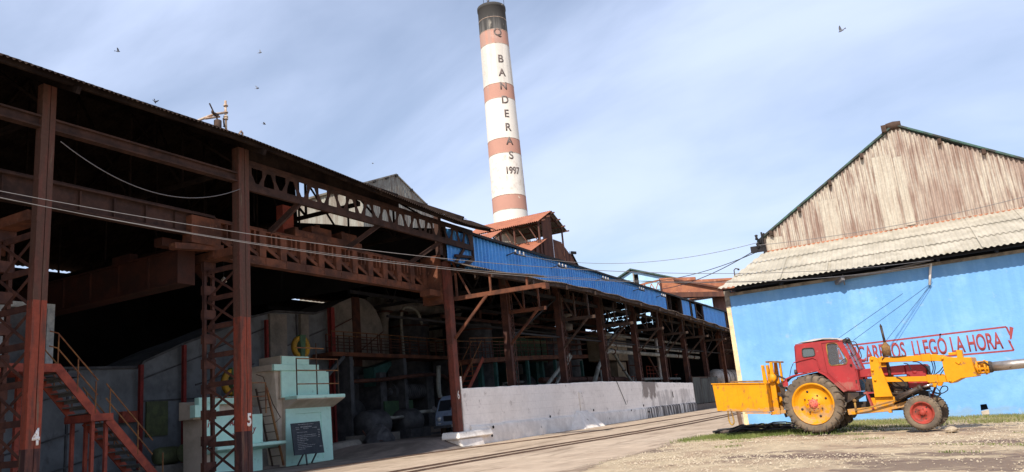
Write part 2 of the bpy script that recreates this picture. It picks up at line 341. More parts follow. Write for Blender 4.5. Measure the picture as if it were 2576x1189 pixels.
def text_mb(body, org, u, v, size, sx=1.0, bold=0.0, depth=.004, center=True, space=1.0, wrap=None):
    cu = bpy.data.curves.new('t', 'FONT'); cu.body = body; cu.size = size; cu.offset = safe_bold(body, size, bold); cu.space_character = space
    cu.align_x = 'CENTER' if center else 'LEFT'; cu.align_y = 'BOTTOM_BASELINE' if False else 'BOTTOM'
    ob = bpy.data.objects.new('t', cu); C.objects.link(ob)
    dg = bpy.context.evaluated_depsgraph_get(); dg.update(); me = bpy.data.meshes.new_from_object(ob.evaluated_get(dg))
    mb = MB(); mb.bm.from_mesh(me); bpy.data.objects.remove(ob); bpy.data.curves.remove(cu); bpy.data.meshes.remove(me)
    r = bmesh.ops.extrude_face_region(mb.bm, geom=mb.bm.faces[:]); top = {q for q in r['geom'] if isinstance(q, bmesh.types.BMVert)}
    org, u, v = Vector(org), Vector(u), Vector(v); n = u.cross(v).normalized()
    for q in mb.bm.verts:
        x, y = q.co.x * sx, q.co.y
        if wrap: q.co = wrap(x, y, depth if q in top else -.002)
        else: q.co = org + u * x + v * y + n * (depth if q in top else 0)
    return mb
def copy_thing(o, loc, rot=None, label=None, group=None):
    c = o.copy(); C.objects.link(c); c.location = loc
    if rot is not None: c.rotation_euler = rot
    if label: c['label'] = label
    if group: c['group'] = group
    def rec(src, dst):
        for ch in list(src.children):
            k = ch.copy(); C.objects.link(k); k.parent = dst; rec(ch, k)
    rec(o, c); return c
def catenary(a, b, sag, n=24):
    a, b = Vector(a), Vector(b); return [a.lerp(b, i / n) - Vector((0, 0, 4 * sag * (i / n) * (1 - i / n))) for i in range(n + 1)]

def add_stain(M, color, axes, lo, hi, soft, thr=.5, nsc=(1, 2.5, .6), scale=1.0, amount=.9):
    """an irregular stain with a place of its own, inside a soft box lo..hi (thing's coordinates)"""
    t = M.node_tree; n = t.nodes.new; l = t.links.new; p = [q for q in t.nodes if q.type == 'BSDF_PRINCIPLED'][0]
    src = p.inputs['Base Color'].links[0].from_socket
    tcn = n('ShaderNodeTexCoord').outputs['Object']; s = n('ShaderNodeSeparateXYZ'); l(tcn, s.inputs[0]); acc = None
    for ax, a, b, sf in zip(axes, lo, hi, soft):
        for v0, v1, t1 in ((a - sf, a, 1), (b, b + sf, 0)):
            r = n('ShaderNodeMapRange'); r.inputs['To Min'].default_value = 1 - t1; r.inputs['To Max'].default_value = t1; r.inputs['From Min'].default_value = v0; r.inputs['From Max'].default_value = v1; l(s.outputs[ax], r.inputs['Value'])
            if acc is None: acc = r.outputs[0]
            else: q = n('ShaderNodeMath'); q.operation = 'MULTIPLY'; l(acc, q.inputs[0]); l(r.outputs[0], q.inputs[1]); acc = q.outputs[0]
    mp = n('ShaderNodeMapping'); mp.inputs['Scale'].default_value = nsc; l(tcn, mp.inputs[0]); no = n('ShaderNodeTexNoise'); no.inputs['Scale'].default_value = scale; no.inputs['Detail'].default_value = 8; no.inputs['Roughness'].default_value = .65; l(mp.outputs[0], no.inputs['Vector'])
    ad = n('ShaderNodeMath'); ad.operation = 'MULTIPLY'; l(acc, ad.inputs[0]); l(no.outputs['Fac'], ad.inputs[1])
    r = n('ShaderNodeMapRange'); r.inputs['From Min'].default_value = thr - .06; r.inputs['From Max'].default_value = thr + .06; r.inputs['To Max'].default_value = amount; l(ad.outputs[0], r.inputs['Value'])
    x = n('ShaderNodeMixRGB'); l(r.outputs[0], x.inputs[0]); l(src, x.inputs[1]); x.inputs[2].default_value = (*color, 1); l(x.outputs[0], p.inputs['Base Color'])

# ================================================================== ground
add_stain(Mgravel, (.15, .10, .075), (0, 1), (-1.5, 14.2), (6, 17.2), (2.0, 1.2), thr=.47, nsc=(.7, 1.3, 1), scale=1.1, amount=.85)
def gh(X, Y):
    a = -.034 * max(0, min(X, 12) + 3.6); b = -.034 * max(0, min(X, 12) + 6.9); t = min(1, max(0, (Y - 25) / 7)); return a * (1 - t) + b * t
rs = np.random.RandomState(3)
xs = [-1500, -500, -150, -60, -35, -20, -12] + list(np.linspace(-9, 9, 150)) + [12, 16, 30, 100, 400, 1500]
ys = [-1500, -400, -100, -30, -5, 4, 8] + list(np.linspace(11, 34, 170)) + [40, 60, 100, 160, 400, 1500]
v = []; f = []
for j, Y in enumerate(ys):
    for i, X in enumerate(xs):
        z = gh(X, Y)
        if -7.0 < X < 9 and 11 < Y < 33:
            e = min(1, (X + 7) / 1.5)
            z += e * (.018 * math.sin(X * 2.3 + 1.7 * math.sin(Y * 1.1)) * math.cos(Y * 1.9 + X) + rs.uniform(-.012, .012) - .01)
        if X < -7.6: z -= .02
        v.append((X, Y, z))
nx = len(xs)
for j in range(len(ys) - 1):
    for i in range(nx - 1): a = j * nx + i; f.append((a, a + 1, a + nx + 1, a + nx))
me = bpy.data.meshes.new('ground'); me.from_pydata(v, [], f); me.materials.append(Mgravel)
for q in me.polygons: q.use_smooth = True
o = bpy.data.objects.new('ground', me); C.objects.link(o); tagp(o, 'pale gravel yard with dark soil patches', None, None, 'structure')
# concrete road along the mill
edge = [(-6.95, 4), (-7.0, 12), (-6.95, 15.6), (-7.25, 18), (-7.1, 21.6), (-7.3, 24.5), (-7.15, 27.3), (-7.0, 30), (-7.0, 34), (-8.1, 38), (-9, 60), (-9, 130)]
pts = []
for (x0, y0), (x1, y1) in zip(edge, edge[1:]):
    k = max(1, int((y1 - y0) / .25)) if y0 < 34 else 1
    for i in range(k): t = i / k; pts.append((x0 + (x1 - x0) * t + random.uniform(-.12, .12) * (y0 < 34), y0 + (y1 - y0) * t))
pts.append(edge[-1])
mb = MB(); vs = []
for x, y in pts: vs.append((mb.bm.verts.new((-48, y, .004)), mb.bm.verts.new((x, y, .006))))
for a, b in zip(vs, vs[1:]): mb.bm.faces.new([a[0], a[1], b[1], b[0]])
mb.build('road', Mroad, tag=('pale worn concrete road along the mill with rails', None, None, 'structure'))
# floor inside the mill, its colour darkened to carry the shade
def fz(X, Y):
    t = min(1, max(0, (Y - 27.6) / 3.4)); s = min(1, max(0, (-19.6 - X) / 1.2)); return .010 + .5 * t * s * (3 - 2 * t) * t if t < 1 else .010 + .5 * s
mb = MB(); gx = [-19.35, -19.6, -20, -20.4, -20.8, -21.4, -22, -24, -28, -34, -46]; gy = [-3, 8, 16, 22, 26, 27.6, 28.2, 28.8, 29.4, 30, 30.5, 31, 31.6, 32.1]
def grid(mb, gx, gy, zf):
    G = [[mb.bm.verts.new((x, y, zf(x, y))) for x in gx] for y in gy]
    for j in range(len(gy) - 1):
        for i in range(len(gx) - 1): mb.bm.faces.new([G[j][i], G[j][i+1], G[j+1][i+1], G[j+1][i]]).smooth = True
grid(mb, gx, gy, fz)
grid(mb, [-20.3, -24, -28, -34, -46], [32.1, 60, 98], lambda x, y: .51)
mb.build('mill_floor', Mfloor, tag=('concrete floor inside the mill, coloured dark for its shade', None, None, 'structure'))
# rails sunk in the road
tr = thing('railway_track', 'three worn brown rails sunk in the pale concrete road beside the white block wall', 'railway track', (-14, 24, 0))
A = [(-20.2, 16), (-19.9, 22), (-19.5, 27), (-18.2, 31), (-17, 34.5), (-16.0, 40), (-15.5, 47), (-14.8, 60), (-14.8, 95)]
B = [(-14.6, 9), (-14.2, 16), (-13.8, 22), (-13.3, 26.5), (-12.7, 31), (-12.1, 37), (-11.8, 50), (-11.5, 70), (-11.5, 110)]
def smooth(p, n=6):
    r = []
    for i in range(len(p) - 1):
        p0, p1, p2, p3 = p[max(i-1, 0)], p[i], p[i+1], p[min(i+2, len(p)-1)]
        for k in range(n):
            t = k / n; r.append(tuple(.5 * (2*b + (c - a) * t + (2*a - 5*b + 4*c - d) * t*t + (3*b - a - 3*c + d) * t**3) for a, b, c, d in zip(p0, p1, p2, p3)))
    r.append(p[-1]); return r
def ribbon(mb, pts, w, z0, z1, dx=0):
    vs = []
    for i, (x, y) in enumerate(pts):
        vs.append([mb.bm.verts.new((x + dx + s * w / 2, y, z)) for s, z in ((-1, z0), (-1, z1), (1, z1), (1, z0))])
    for a, b in zip(vs, vs[1:]):
        for k in range(3): mb.bm.faces.new([a[k], a[k+1], b[k+1], b[k]])
A, B = smooth(A), smooth(B)
for P_, dxx in ((A, 0), (B, 0), (B, .95)):
    mb = MB(); ribbon(mb, P_, .075, .0, .045, dxx); ribbon(mb, P_, .05, .0, .03, dxx + .12); mb.build('rail', Mrail, tr)
for P_, dxx, ww in ((A, .065, .22), (B, .065, .17), (B, 1.015, .17)):
    mb = MB(); ribbon(mb, P_, ww * 1.5, .0, .012, dxx); mb.build('flangeway', Mgroove, tr)

# ================================================================== crane shed of the mill
shed = thing('crane_shed', 'tall open rusty steel mill shed with numbered columns, lattice girders and corrugated roof', 'mill shed', (-20, 18.5, 0))
ez = [(9.7, 11.11), (14.6, 11.13), (17.6, 11.18), (21, 11.06), (24.9, 10.88), (29, 10.70), (31.85, 10.62), (34.5, 10.82)]
def eave(Y):
    if Y < ez[0][0]: return ez[0][1]
    for (a, b), (c, d_) in zip(ez, ez[1:]):
        if Y <= c: return b + (d_ - b) * (Y - a) / (c - a)
    return ez[-1][1]
Y0, Y1 = -3, 34.6
sg = lambda a, b: (eave(Y0 + (Y1 - Y0) * a) - 11.15) * (1 - b)
rn = random.Random(5)
mb = MB()
mb.corr((-18.7, Y0, 11.15), (0, Y1 - Y0, 0), (-14.3, 0, 7.15), 250, .028, 3, sag=sg, vjag=.04, trim=lambda a: (0, .10), rn=rn)
mb.corr((-18.7, Y0, 11.19), (0, Y1 - Y0, 0), (-14.3, 0, 7.15), 125, .028, 6, sag=sg, trim=lambda a: (.095 if Y0 + (Y1 - Y0) * a < 27.6 else .128 + .012 * math.sin(a * 180), 1))
mb.corr((-33, Y0, 18.32), (0, Y1 - Y0, 0), (-13.4, 0, -5.8), 125, .028, 3)
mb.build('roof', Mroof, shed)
for i, X in enumerate((-18.95, -20.6, -23, -25.5, -28, -30.5, -32.8)):
    mb = MB(); k = (-18.7 - X) / 14.3
    for a in range(int(Y0), 34, 2):
        b = min(a + 2, 34.4); f_ = lambda y: 11.15 + .5 * (-18.7 - X) - .12 + (eave(y) - 11.15) * (1 - k)
        mb.bar((X, a, f_(a)), (X, b, f_(b)), .09, .16)
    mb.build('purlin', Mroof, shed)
for Y in (5.2, 11.8, 18.5, 25, 31.5):
    mb = MB()
    mb.bar((-18.8, Y, 10.9), (-33, Y, 18.0), .12, .2); mb.bar((-33, Y, 18.0), (-46, Y, 12.3), .12, .2); mb.bar((-20, Y, 10.6), (-46, Y, 10.9), .14, .16)
    for X in (-23, -26, -29.5, -33, -37, -41): zt = 11.0 + .5 * (-19 - X) if X > -33 else 18 - .44 * (-33 - X); mb.bar((X, Y, 10.7), (X, Y, zt), .08, .08)
    for a, b in ((-20, -23), (-23, -26), (-26, -29.5), (-29.5, -33)): mb.bar((a, Y, 10.65), (b, Y, 11.0 + .5 * (-19 - b) - .2), .07, .09)
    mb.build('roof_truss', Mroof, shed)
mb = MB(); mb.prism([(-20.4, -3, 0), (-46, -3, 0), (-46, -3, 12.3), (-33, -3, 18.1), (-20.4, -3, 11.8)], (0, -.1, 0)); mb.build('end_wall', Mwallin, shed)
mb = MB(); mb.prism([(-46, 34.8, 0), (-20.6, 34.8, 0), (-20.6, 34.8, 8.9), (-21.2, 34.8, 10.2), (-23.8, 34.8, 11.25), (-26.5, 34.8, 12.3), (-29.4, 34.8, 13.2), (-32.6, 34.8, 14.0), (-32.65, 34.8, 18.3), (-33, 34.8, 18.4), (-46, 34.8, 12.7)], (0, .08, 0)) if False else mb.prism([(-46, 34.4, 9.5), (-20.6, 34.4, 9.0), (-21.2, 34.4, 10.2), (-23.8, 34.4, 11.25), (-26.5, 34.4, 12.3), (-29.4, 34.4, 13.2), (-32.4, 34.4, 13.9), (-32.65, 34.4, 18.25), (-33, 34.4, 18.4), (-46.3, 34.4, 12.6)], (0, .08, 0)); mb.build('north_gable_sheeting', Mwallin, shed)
mb = MB(); mb.box(-20.08, -20.04, 18.4, 27.9, 10.97, 11.66); mb.build('eave_gap_blocker', Mroof, shed)  # dark sheet added to block the sky between truss top and roof
mb = MB(); mb.box(-46.1, -46, -3, 34.6, 0, 12.3)
for a, b in ((-3, 12.5), (20.5, 24), (33.5, 34.6)): mb.box(-46.09, -46.02, a, b, 12.3, 12.62)
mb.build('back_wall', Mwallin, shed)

def column(Y, num, inner, ztop=11.25, zb=0):
    X = -20; mb = MB()
    k = {'4': .72, '5': .9, '6': .8}.get(num, .8); bx_ = lambda a, b, c, d, e, f: mb.box(X + a * k, X + b * k, Y + c * k, Y + d * k, e, f)
    # two channels back to back with flange plates, seen as a grooved box column
    bx_(-.17, .17, -.16, -.12, zb, ztop); bx_(-.17, .17, .12, .16, zb, ztop)
    bx_(.17, .195, -.26, .02, zb, ztop); bx_(.168, .19, .05, .26, zb, ztop); bx_(.10, .13, -.12, .12, zb, ztop)
    bx_(-.195, -.17, -.24, .24, zb, ztop); bx_(-.13, .17, -.26, -.235, zb, ztop)
    for z in np.arange(zb + .5, ztop, 1.15): bx_(-.10, .19, -.275, -.26, z, z + .14)
    if num == '6': bx_(.197, .215, -.26, .26, zb, 8.2)
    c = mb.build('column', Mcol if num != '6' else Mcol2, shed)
    if inner:
        mb = MB(); xi = -21.62
        for s in (-1, 1): mb.ibeam((xi, Y + s * .17, zb), (xi, Y + s * .17, 7.7), .12, .1, .02, up=(1, 0, 0))
        for z in np.arange(.35, 7.4, .85): mb.box(xi - .085, xi - .06, Y - .25, Y + .25, z, z + .32); mb.box(xi + .06, xi + .085, Y - .25, Y + .25, z, z + .32)
        mb.build('inner_column', Mlat, shed)
        mb = MB(); zz = list(np.arange(.25, 7.5, .98))
        for i, z in enumerate(zz):
            mb.bar((X - .19, Y - .06, z), (xi + .08, Y - .06, z), .05, .17)
            if i + 1 < len(zz):
                mb.bar((X - .19, Y - .12, z + .1), (xi + .08, Y - .12, z + .9), .02, .085); mb.bar((X - .19, Y - .02, z + .9), (xi + .08, Y - .02, z + .1), .02, .085)
        mb.build('lacing', Mlat, shed)
        mb = MB(); mb.bar((X - .19, Y, 7.62), (-22.0, Y, 7.62), .5, .28); mb.prism([(-21.75, Y - .1, 7.5), (-22.5, Y - .1, 7.5), (-21.75, Y - .1, 6.8)], (0, .2, 0)); mb.build('girder_seat', Mgird, shed)
    return c
for Y, num, inn in ((5.2, None, True), (11.66, '4', True), (18.5, '5', True), (31.5, '6', False)):
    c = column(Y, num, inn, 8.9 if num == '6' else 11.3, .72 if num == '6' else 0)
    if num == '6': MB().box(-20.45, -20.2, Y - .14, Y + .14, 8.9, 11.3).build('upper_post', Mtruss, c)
    if num:
        z = {'4': 1.55, '5': 1.62, '6': 2.12}[num]
        text_mb(num, (-20 + {'4': .145, '5': .18, '6': .177}[num], Y + {'4': .06, '5': .1, '6': .0}[num], z), (0, 1, 0), (0, 0, 1), .55, .66, .022, .004).build('painted_number', Mnum, c)
# upper lattice truss between columns 5 and 6 (flat bars with gussets: trapezoid openings)
def opening(cx, up, w=.36, h=.58, n=.14):
    a, b = (w, n) if up else (n, w); return [(cx - b / 1, .0 + .27), (cx + b, .27), (cx + a, .27 + h * .45), (cx + a * .95, .27 + h), (cx - a * .95, .27 + h), (cx - a, .27 + h * .45)]
Ys, Ye = 18.8, 34.3; Lh = Ye - Ys; holes = []; nop = 26; stp = (Lh - .5) / nop
for i in range(nop):
    up = i % 2 == 0; cx = .45 + stp * (i + .0); wv = stp * .62
    if up: holes.append([(cx - .07, .30), (cx + .07, .30), (cx + wv * .72, .62), (cx + wv * .72, .86), (cx - wv * .72, .86), (cx - wv * .72, .62)])
    else: holes.append([(cx - wv * .72, .27), (cx + wv * .72, .27), (cx + wv * .66, .50), (cx + .10, .80), (cx - .10, .80), (cx - wv * .66, .50)])
hh = []
for i, h in enumerate(holes):      # keep neighbours apart: shear each opening to its half of the cell
    hh.append([(x, z) for x, z in h])
mb = MB(); mb.plate([(0, 0), (Lh, 0), (Lh, 1.08), (0, 1.08)], hh, ((-20.0, Ys, 9.88), (0, 1, 0), (0, 0, 1)), .03)
mb.box(-20.09, -19.95, Ys, Ye, 9.86, 9.885); mb.box(-20.09, -19.95, Ys, Ye, 10.955, 10.98); mb.box(-19.985, -19.95, Ys, Ye, 9.885, 10.07); mb.box(-19.985, -19.95, Ys, Ye, 10.83, 10.955)
mb.build('lattice_truss', Mtruss, shed)
mb = MB()
for a, b in (((-20, 21.4, 9.9), (-21.1, 20.9, 8.85)), ((-20, 26.3, 9.9), (-21.1, 25.3, 8.85)), ((-20, 31.2, 9.9), (-21.1, 30.0, 8.85))): MB().ibeam(a, b, .2, .16, .03).build('knee_brace', Mtruss, shed)
mb.bar((-20, 34.2, 9.95), (-20, 34.2, 9.35), .12, .12); mb.bar((-20, 34.2, 9.4), (-20, 31.8, 8.3), .16, .2); mb.bar((-20, 34.2, 9.5), (-20, 32.4, 9.35), .12, .14)
mb.bar((-20, 31.8, 8.4), (-20, 33.3, 9.8), .1, .14)
build_each(mb, 'knee_brace', Mtruss, shed)
# plain beams of the first bays
mb = MB(); mb.ibeam((-20, -3, 10.2), (-20, 18.3, 10.2), .34, .26, .05); mb.build('eave_beam', Mtruss, shed)
mb = MB(); mb.ibeam((-21.2, -3, 8.6), (-21.2, 18.3, 8.6), .75, .4, .05)
for y in np.arange(-2, 18, 1.1): mb.box(-21.32, -21.08, y, y + .04, 8.3, 8.9)
mb.bar((-21.2, -3, 9.03), (-21.2, 18.4, 9.03), .08, .1)
mb.build('crane_beam', Mtruss, shed)
# riveted crane girder between columns 5 and 6
mb = MB(); X = -21.05; a, b = 18.2, 32.0
mb.box(X - .15, X - .12, a, b, 8.15, 8.8)
mb.box(X - .3, X + .06, a, b, 8.8, 8.85); mb.box(X - .3, X + .06, a, b, 7.52, 7.56); mb.box(X - .16, X + .03, a, b, 7.56, 7.84)
mb.bar((X - .12, a, 8.92), (X - .12, b, 8.92), .08, .12)
n = 13; st = (b - a) / n
for i in range(n + 1):
    y = a + i * st; mb.box(X - .13, X + .06, y - .02, y + .3, 7.84, 8.8) if i < n else None
    mb.box(X - .12, X + .04, y + st * .55, y + st * .55 + .05, 8.28, 8.8); mb.box(X - .12, X + .04, y + st * .75, y + st * .75 + .1, 8.32, 8.8)
    mb.box(X + .03, X + .045, y + .3, y + .34, 7.57, 7.83)
    if i < n: mb.bar((X - .02, y + .28, 8.28), (X - .02, y + st, 7.88), .05, .13)
mb.build('crane_girder', Mgird, shed, bevel=0)
mb = MB(); mb.box(-21.35, -20.9, 17.2, 18.2, 7.9, 8.85); mb.bar((-21.1, 16.6, 7.7), (-21.1, 18.6, 7.9), .3, .2); mb.build('girder_bracket', Mgird, shed)
mb = MB(); mb.box(-21.4, -20.2, 31.35, 31.75, 6.9, 9.3); mb.box(-20.9, -20.3, 30.4, 31.7, 7.2, 7.5); mb.build('girder_bracket', Mgird, shed)

# overhead travelling crane: bridge across the bay plus trolley on the girder rail
cr = thing('overhead_crane', 'rusty orange overhead crane bridge spanning the dark bay behind columns 4 and 5', 'overhead crane', (-33, 16, 6.2))
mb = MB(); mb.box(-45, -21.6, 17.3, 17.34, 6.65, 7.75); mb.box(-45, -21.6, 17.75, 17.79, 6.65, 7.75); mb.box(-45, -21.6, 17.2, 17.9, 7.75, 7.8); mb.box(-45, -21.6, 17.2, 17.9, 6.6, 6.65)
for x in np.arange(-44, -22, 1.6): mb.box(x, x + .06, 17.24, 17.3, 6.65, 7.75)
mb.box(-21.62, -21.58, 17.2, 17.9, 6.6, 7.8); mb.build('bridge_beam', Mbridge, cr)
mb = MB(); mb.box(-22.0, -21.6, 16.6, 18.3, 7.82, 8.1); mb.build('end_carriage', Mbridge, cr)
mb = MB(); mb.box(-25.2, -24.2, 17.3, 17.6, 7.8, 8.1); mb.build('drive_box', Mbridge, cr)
tro = thing('crane_trolley', 'rusty red crane end carriage with motor boxes sitting on the riveted girder', 'crane trolley', (-21.5, 24.5, 8.98))
mb = MB(); mb.box(-21.65, -21.15, 22.4, 26.5, 8.99, 9.28); mb.box(-21.7, -21.1, 22.3, 22.5, 8.95, 9.35); mb.build('carriage_beam', Mgird, tro, bevel=.02)
mb = MB(); mb.box(-21.75, -21.25, 23.4, 24.6, 9.28, 9.6); mb.lathe([(.12, 9.6), (.12, 9.75), (.03, 9.78)], (-21.5, 24, 0), n=12); mb.build('motor_box', Mgird, tro)
mb = MB(); mb.box(-21.8, -21.2, 25.2, 26.2, 9.28, 9.62); mb.lathe([(.1, 9.6), (.1, 9.75), (.02, 9.78)], (-21.5, 25.6, 0), n=12); mb.build('motor_box', Mgird, tro)
mb = MB(); mb.box(-22.1, -21.75, 22.3, 22.9, 9.0, 10.4); mb.build('hanger_post', Mstairred, tro)

# ================================================================== long wing of the mill
wing = thing('mill_wing', 'long low mill wing with blue corrugated clerestory and sagging canopy behind the white wall', 'mill wing', (-20, 60, 0))
rn = random.Random(9)
cz = [(31.5, 8.33), (39, 8.53), (44, 8.7), (47, 8.74), (55, 8.7), (62, 8.62), (80, 8.26), (86, 8.06), (98, 7.8)]
def cane(Y):
    if Y < cz[0][0]: return cz[0][1]
    for (a, b), (c, d_) in zip(cz, cz[1:]):
        if Y <= c: return b + (d_ - b) * (Y - a) / (c - a)
    return cz[-1][1]
# the cladding, in sheets, some missing far along
for k, (a, b, zb, zt) in enumerate(((31.9, 39.6, 8.3, 10.74), (39.62, 47.2, 8.3, 10.80), (47.22, 54.8, 8.3, 10.82), (54.82, 62.4, 8.3, 10.84), (62.42, 68.9, 8.3, 10.86), (74.2, 76.9, 8.3, 10.7), (77.9, 78.9, 8.3, 10.6), (82.2, 92.5, 8.3, 10.75))):
    mb = MB(); zb = cane((a + b) / 2) + .42; mb.corr((-20.2, a, zb), (0, b - a, 0), (0, 0, zt - zb), int((b - a) / .38), .075, 3, seg=6, flat=.34, vjag=.05, rn=rn)
    mb.build('clerestory_panel', Mblue, wing)
mb = MB()
for a in range(32, 98, 3): mb.box(-20.5, -20.3, a, a + .1, 8.5, 10.85)
for a in (69.0, 73.9, 77.2, 79.2, 82, 92.4): mb.box(-20.3, -20.1, a, a + .25, 8.2, 10.85)
mb.box(-20.5, -20.4, 32, 98, 9.4, 9.5); mb.bar((-20.25, 79.2, 10.2), (-20.25, 84, 9.0), .06, .1); mb.bar((-20.25, 79.2, 9.3), (-20.25, 82, 9.1), .05, .08)
mb.build('clerestory_frame', Mtimber, wing)
mb = MB()
mb.corr((-19.95, 33.2, 10.86), (0, 64.8, 0), (-13.05, 0, 2.85), 260, .02, 2, seg=4)
mb.corr((-33, 33.2, 13.7), (0, 64.8, 0), (-13.4, 0, -1.2), 130, .02, 2, seg=4)
mb.build('roof', Mroof, wing)
mb = MB()
for a in np.arange(33.2, 98, 2.0): mb.bar((-19.97, a, 10.80 + .02 * math.sin(a)), (-19.97, a + 2.02, 10.80 + .02 * math.sin(a + 2)), .06, .14)
mb.build('roof_edge_board', Mdark, wing)
mb = MB()
mb.corr((-18.3, 31.2, 8.6), (0, 66.8, 0), (-2.0, 0, .62), 300, .028, 2, sag=lambda a, b: (cane(31.2 + 66.8 * a) - 8.6) * (1 - b * .6) + .04 * math.sin(a * 90) * (1 - b), vjag=.05, rn=rn)
mb.build('canopy', Mcanopy, wing)
mb = MB()
for a in np.arange(31.5, 98, 2.5): b = min(a + 2.5, 98); mb.bar((-18.5, a, cane(a) - .1), (-18.5, b, cane(b) - .1), .08, .2); mb.bar((-19.6, a, cane(a) + .15), (-19.6, b, cane(b) + .15), .08, .16)
for a in np.arange(33, 98, 4.6): mb.box(-18.4, -18.28, a, a + .16, cane(a) - .32, cane(a) - .1)
mb.build('canopy_purlin', Mtimber, wing)
# small sheet over the first long bracket
mb = MB(); mb.corr((-15.0, 31.3, 7.42), (0, 1.2, 0), (-4.2, 0, .95), 7, .02, 2); mb.build('bracket_awning', Mcanopy, wing)
wc = [39, 46.3, 53.6, 61, 68.2, 75.5, 83, 90.4, 97.5]
for i, Y in enumerate([31.6] + wc):
    far = Y > 55; xe = -14.8 if i == 0 else -18.3
    if i:
        mb = MB(); X = -20.9
        mb.box(X - .2, X + .2, Y - .2, Y - .17, 0.5, 10.6); mb.box(X - .2, X + .2, Y + .17, Y + .2, .5, 10.6); mb.box(X - .03, X + .03, Y - .17, Y + .17, .5, 10.6); mb.box(X + .2, X + .22, Y - .22, Y + .04, .5, 8.9)
        for z in np.arange(.6, 8.4, .5):
            mb.bar((X + .21, Y + .05, z), (X + .21, Y + .42, z + .25), .02, .04); mb.bar((X + .21, Y + .42, z + .25), (X + .21, Y + .05, z + .5), .02, .04)
        mb.box(X + .18, X + .22, Y + .42, Y + .47, .5, 8.6); mb.build('column', Mlat, wing)
    xb = -19.7 if i == 0 else -20.7
    mb = MB(); mb.bar((xb, Y, 7.02), (xe, Y, 6.95), .14, .2)
    zt = 8.3
    for t in (.03, .42, .82): x = xb + (xe - xb) * t; zz = (min(cane(Y) - .05, 7.42 - (x + 15.0) * .226) if i == 0 else cane(Y) - .08); mb.bar((x, Y, 7.0), (x, Y, zz), .09, .09)
    xm = xb + (xe - xb) * (.38 if i == 0 else .8)
    mb.bar((xb - .1, Y - .05, 5.1), (xm, Y - .05, 6.95), .09, .12); mb.bar((xb, Y, 8.9), (xb + .9, Y, 7.1), .06, .08)
    if i == 0: mb.bar((xe, Y - .12, 6.9), (xe, Y + .3, 6.9), .2, .26)
    mb.build('canopy_bracket', Mgird if i in (0, 1) else Mtimber, wing)
    if i:
        mb = MB(); mb.bar((-20.9, Y, 10.6), (-33, Y, 13.4), .12, .22); mb.bar((-33, Y, 13.4), (-46, Y, 12.3), .12, .22); mb.bar((-20.9, Y, 8.6), (-46, Y, 8.9), .14, .2)
        for x in (-23, -26, -29, -32): mb.bar((x, Y, 8.7), (x + 1.5, Y, 8.7 + (10.6 + (-x - 20.9) * .23 - 8.7) * .95), .07, .08); mb.bar((x, Y, 8.7), (x - 1.5, Y, 10.7 + (-x - 20.9) * .23), .07, .08)
        mb.bar((-20.9, Y, 5.4), (-20.9, Y + 7, 8.4), .08, .1) if i % 2 else None
        mb.build('roof_truss', Mdark, wing)
mb = MB()
for X, z, t in ((-20.9, 8.5, .2), (-27, 8.6, .18), (-33, 8.6, .18), (-20.9, 5.9, .1), (-24.5, 6.9, .12)): mb.bar((X, 32.5 if X < -21 else 39, z), (X, 97.5, z), .14, t)
build_each(mb, 'longitudinal_beam', Mdark, wing)
for Y in (46.3, 61, 75.5, 90):
    for X in (-27, -33): mb = MB(); mb.ibeam((X, Y, .5), (X, Y, 9), .3, .3, .03, up=(1, 0, 0)); mb.build('inner_post', Mlat, wing)
mb = MB(); mb.box(-46.1, -46, 34.6, 98, 0, 12.32)
for a, b in ((34.6, 40), (45.4, 46.2), (56, 98)): mb.box(-46.09, -46.02, a, b, 12.32, 12.62)
mb.build('back_wall', Mwallin, wing)
# far end wall of tin sheets, torn near the top
mb = MB(); rn = random.Random(4)
for X in np.arange(-46, -20.4, .8):
    top = 10.8 + (min(-X, 33) - 20.2) * .22 - max(0, -X - 33) * .09
    z = .5
    while z < top:
        h = .45; inside = (-40.5 < X < -30.5) and 9.8 < z < 12.6
        pr = .0
        if inside: pr = .07
        if rn.random() >= pr:
            a = max(0, rn.uniform(-.1, .12)) if inside else 0; b = max(0, rn.uniform(-.12, .13)) if inside else 0
            mb.prism([(X + a, 98, z), (X + .8, 98, z + b), (X + .8 - a, 98, min(z + h, top + .05)), (X, 98, min(z + h - b, top + .05))], (0, .04, 0))
        z += h
mb.build('torn_end_wall', Mwallin, wing)
for Y0_ in (38.3, 44.3, 51.9, 60.0, 66):      # cable brackets with insulators on the blue wall
    b_ = MB(); b_.bar((-20.15, Y0_, 10.2), (-19.55, Y0_, 10.3), .05, .05); b_.bar((-19.6, Y0_ - .1, 10.2), (-19.6, Y0_ + 1.3, 10.22), .06, .07)
    o = b_.build('cable_bracket', Mdark, wing)
    b_ = MB()
    for k in range(3): b_.lathe([(.02, 10.25), (.06, 10.3), (.03, 10.35), (.06, 10.4), (.01, 10.46)], (-19.6, Y0_ + .1 + k * .5, 0), n=8)
    b_.build('insulators', Mporc, o)
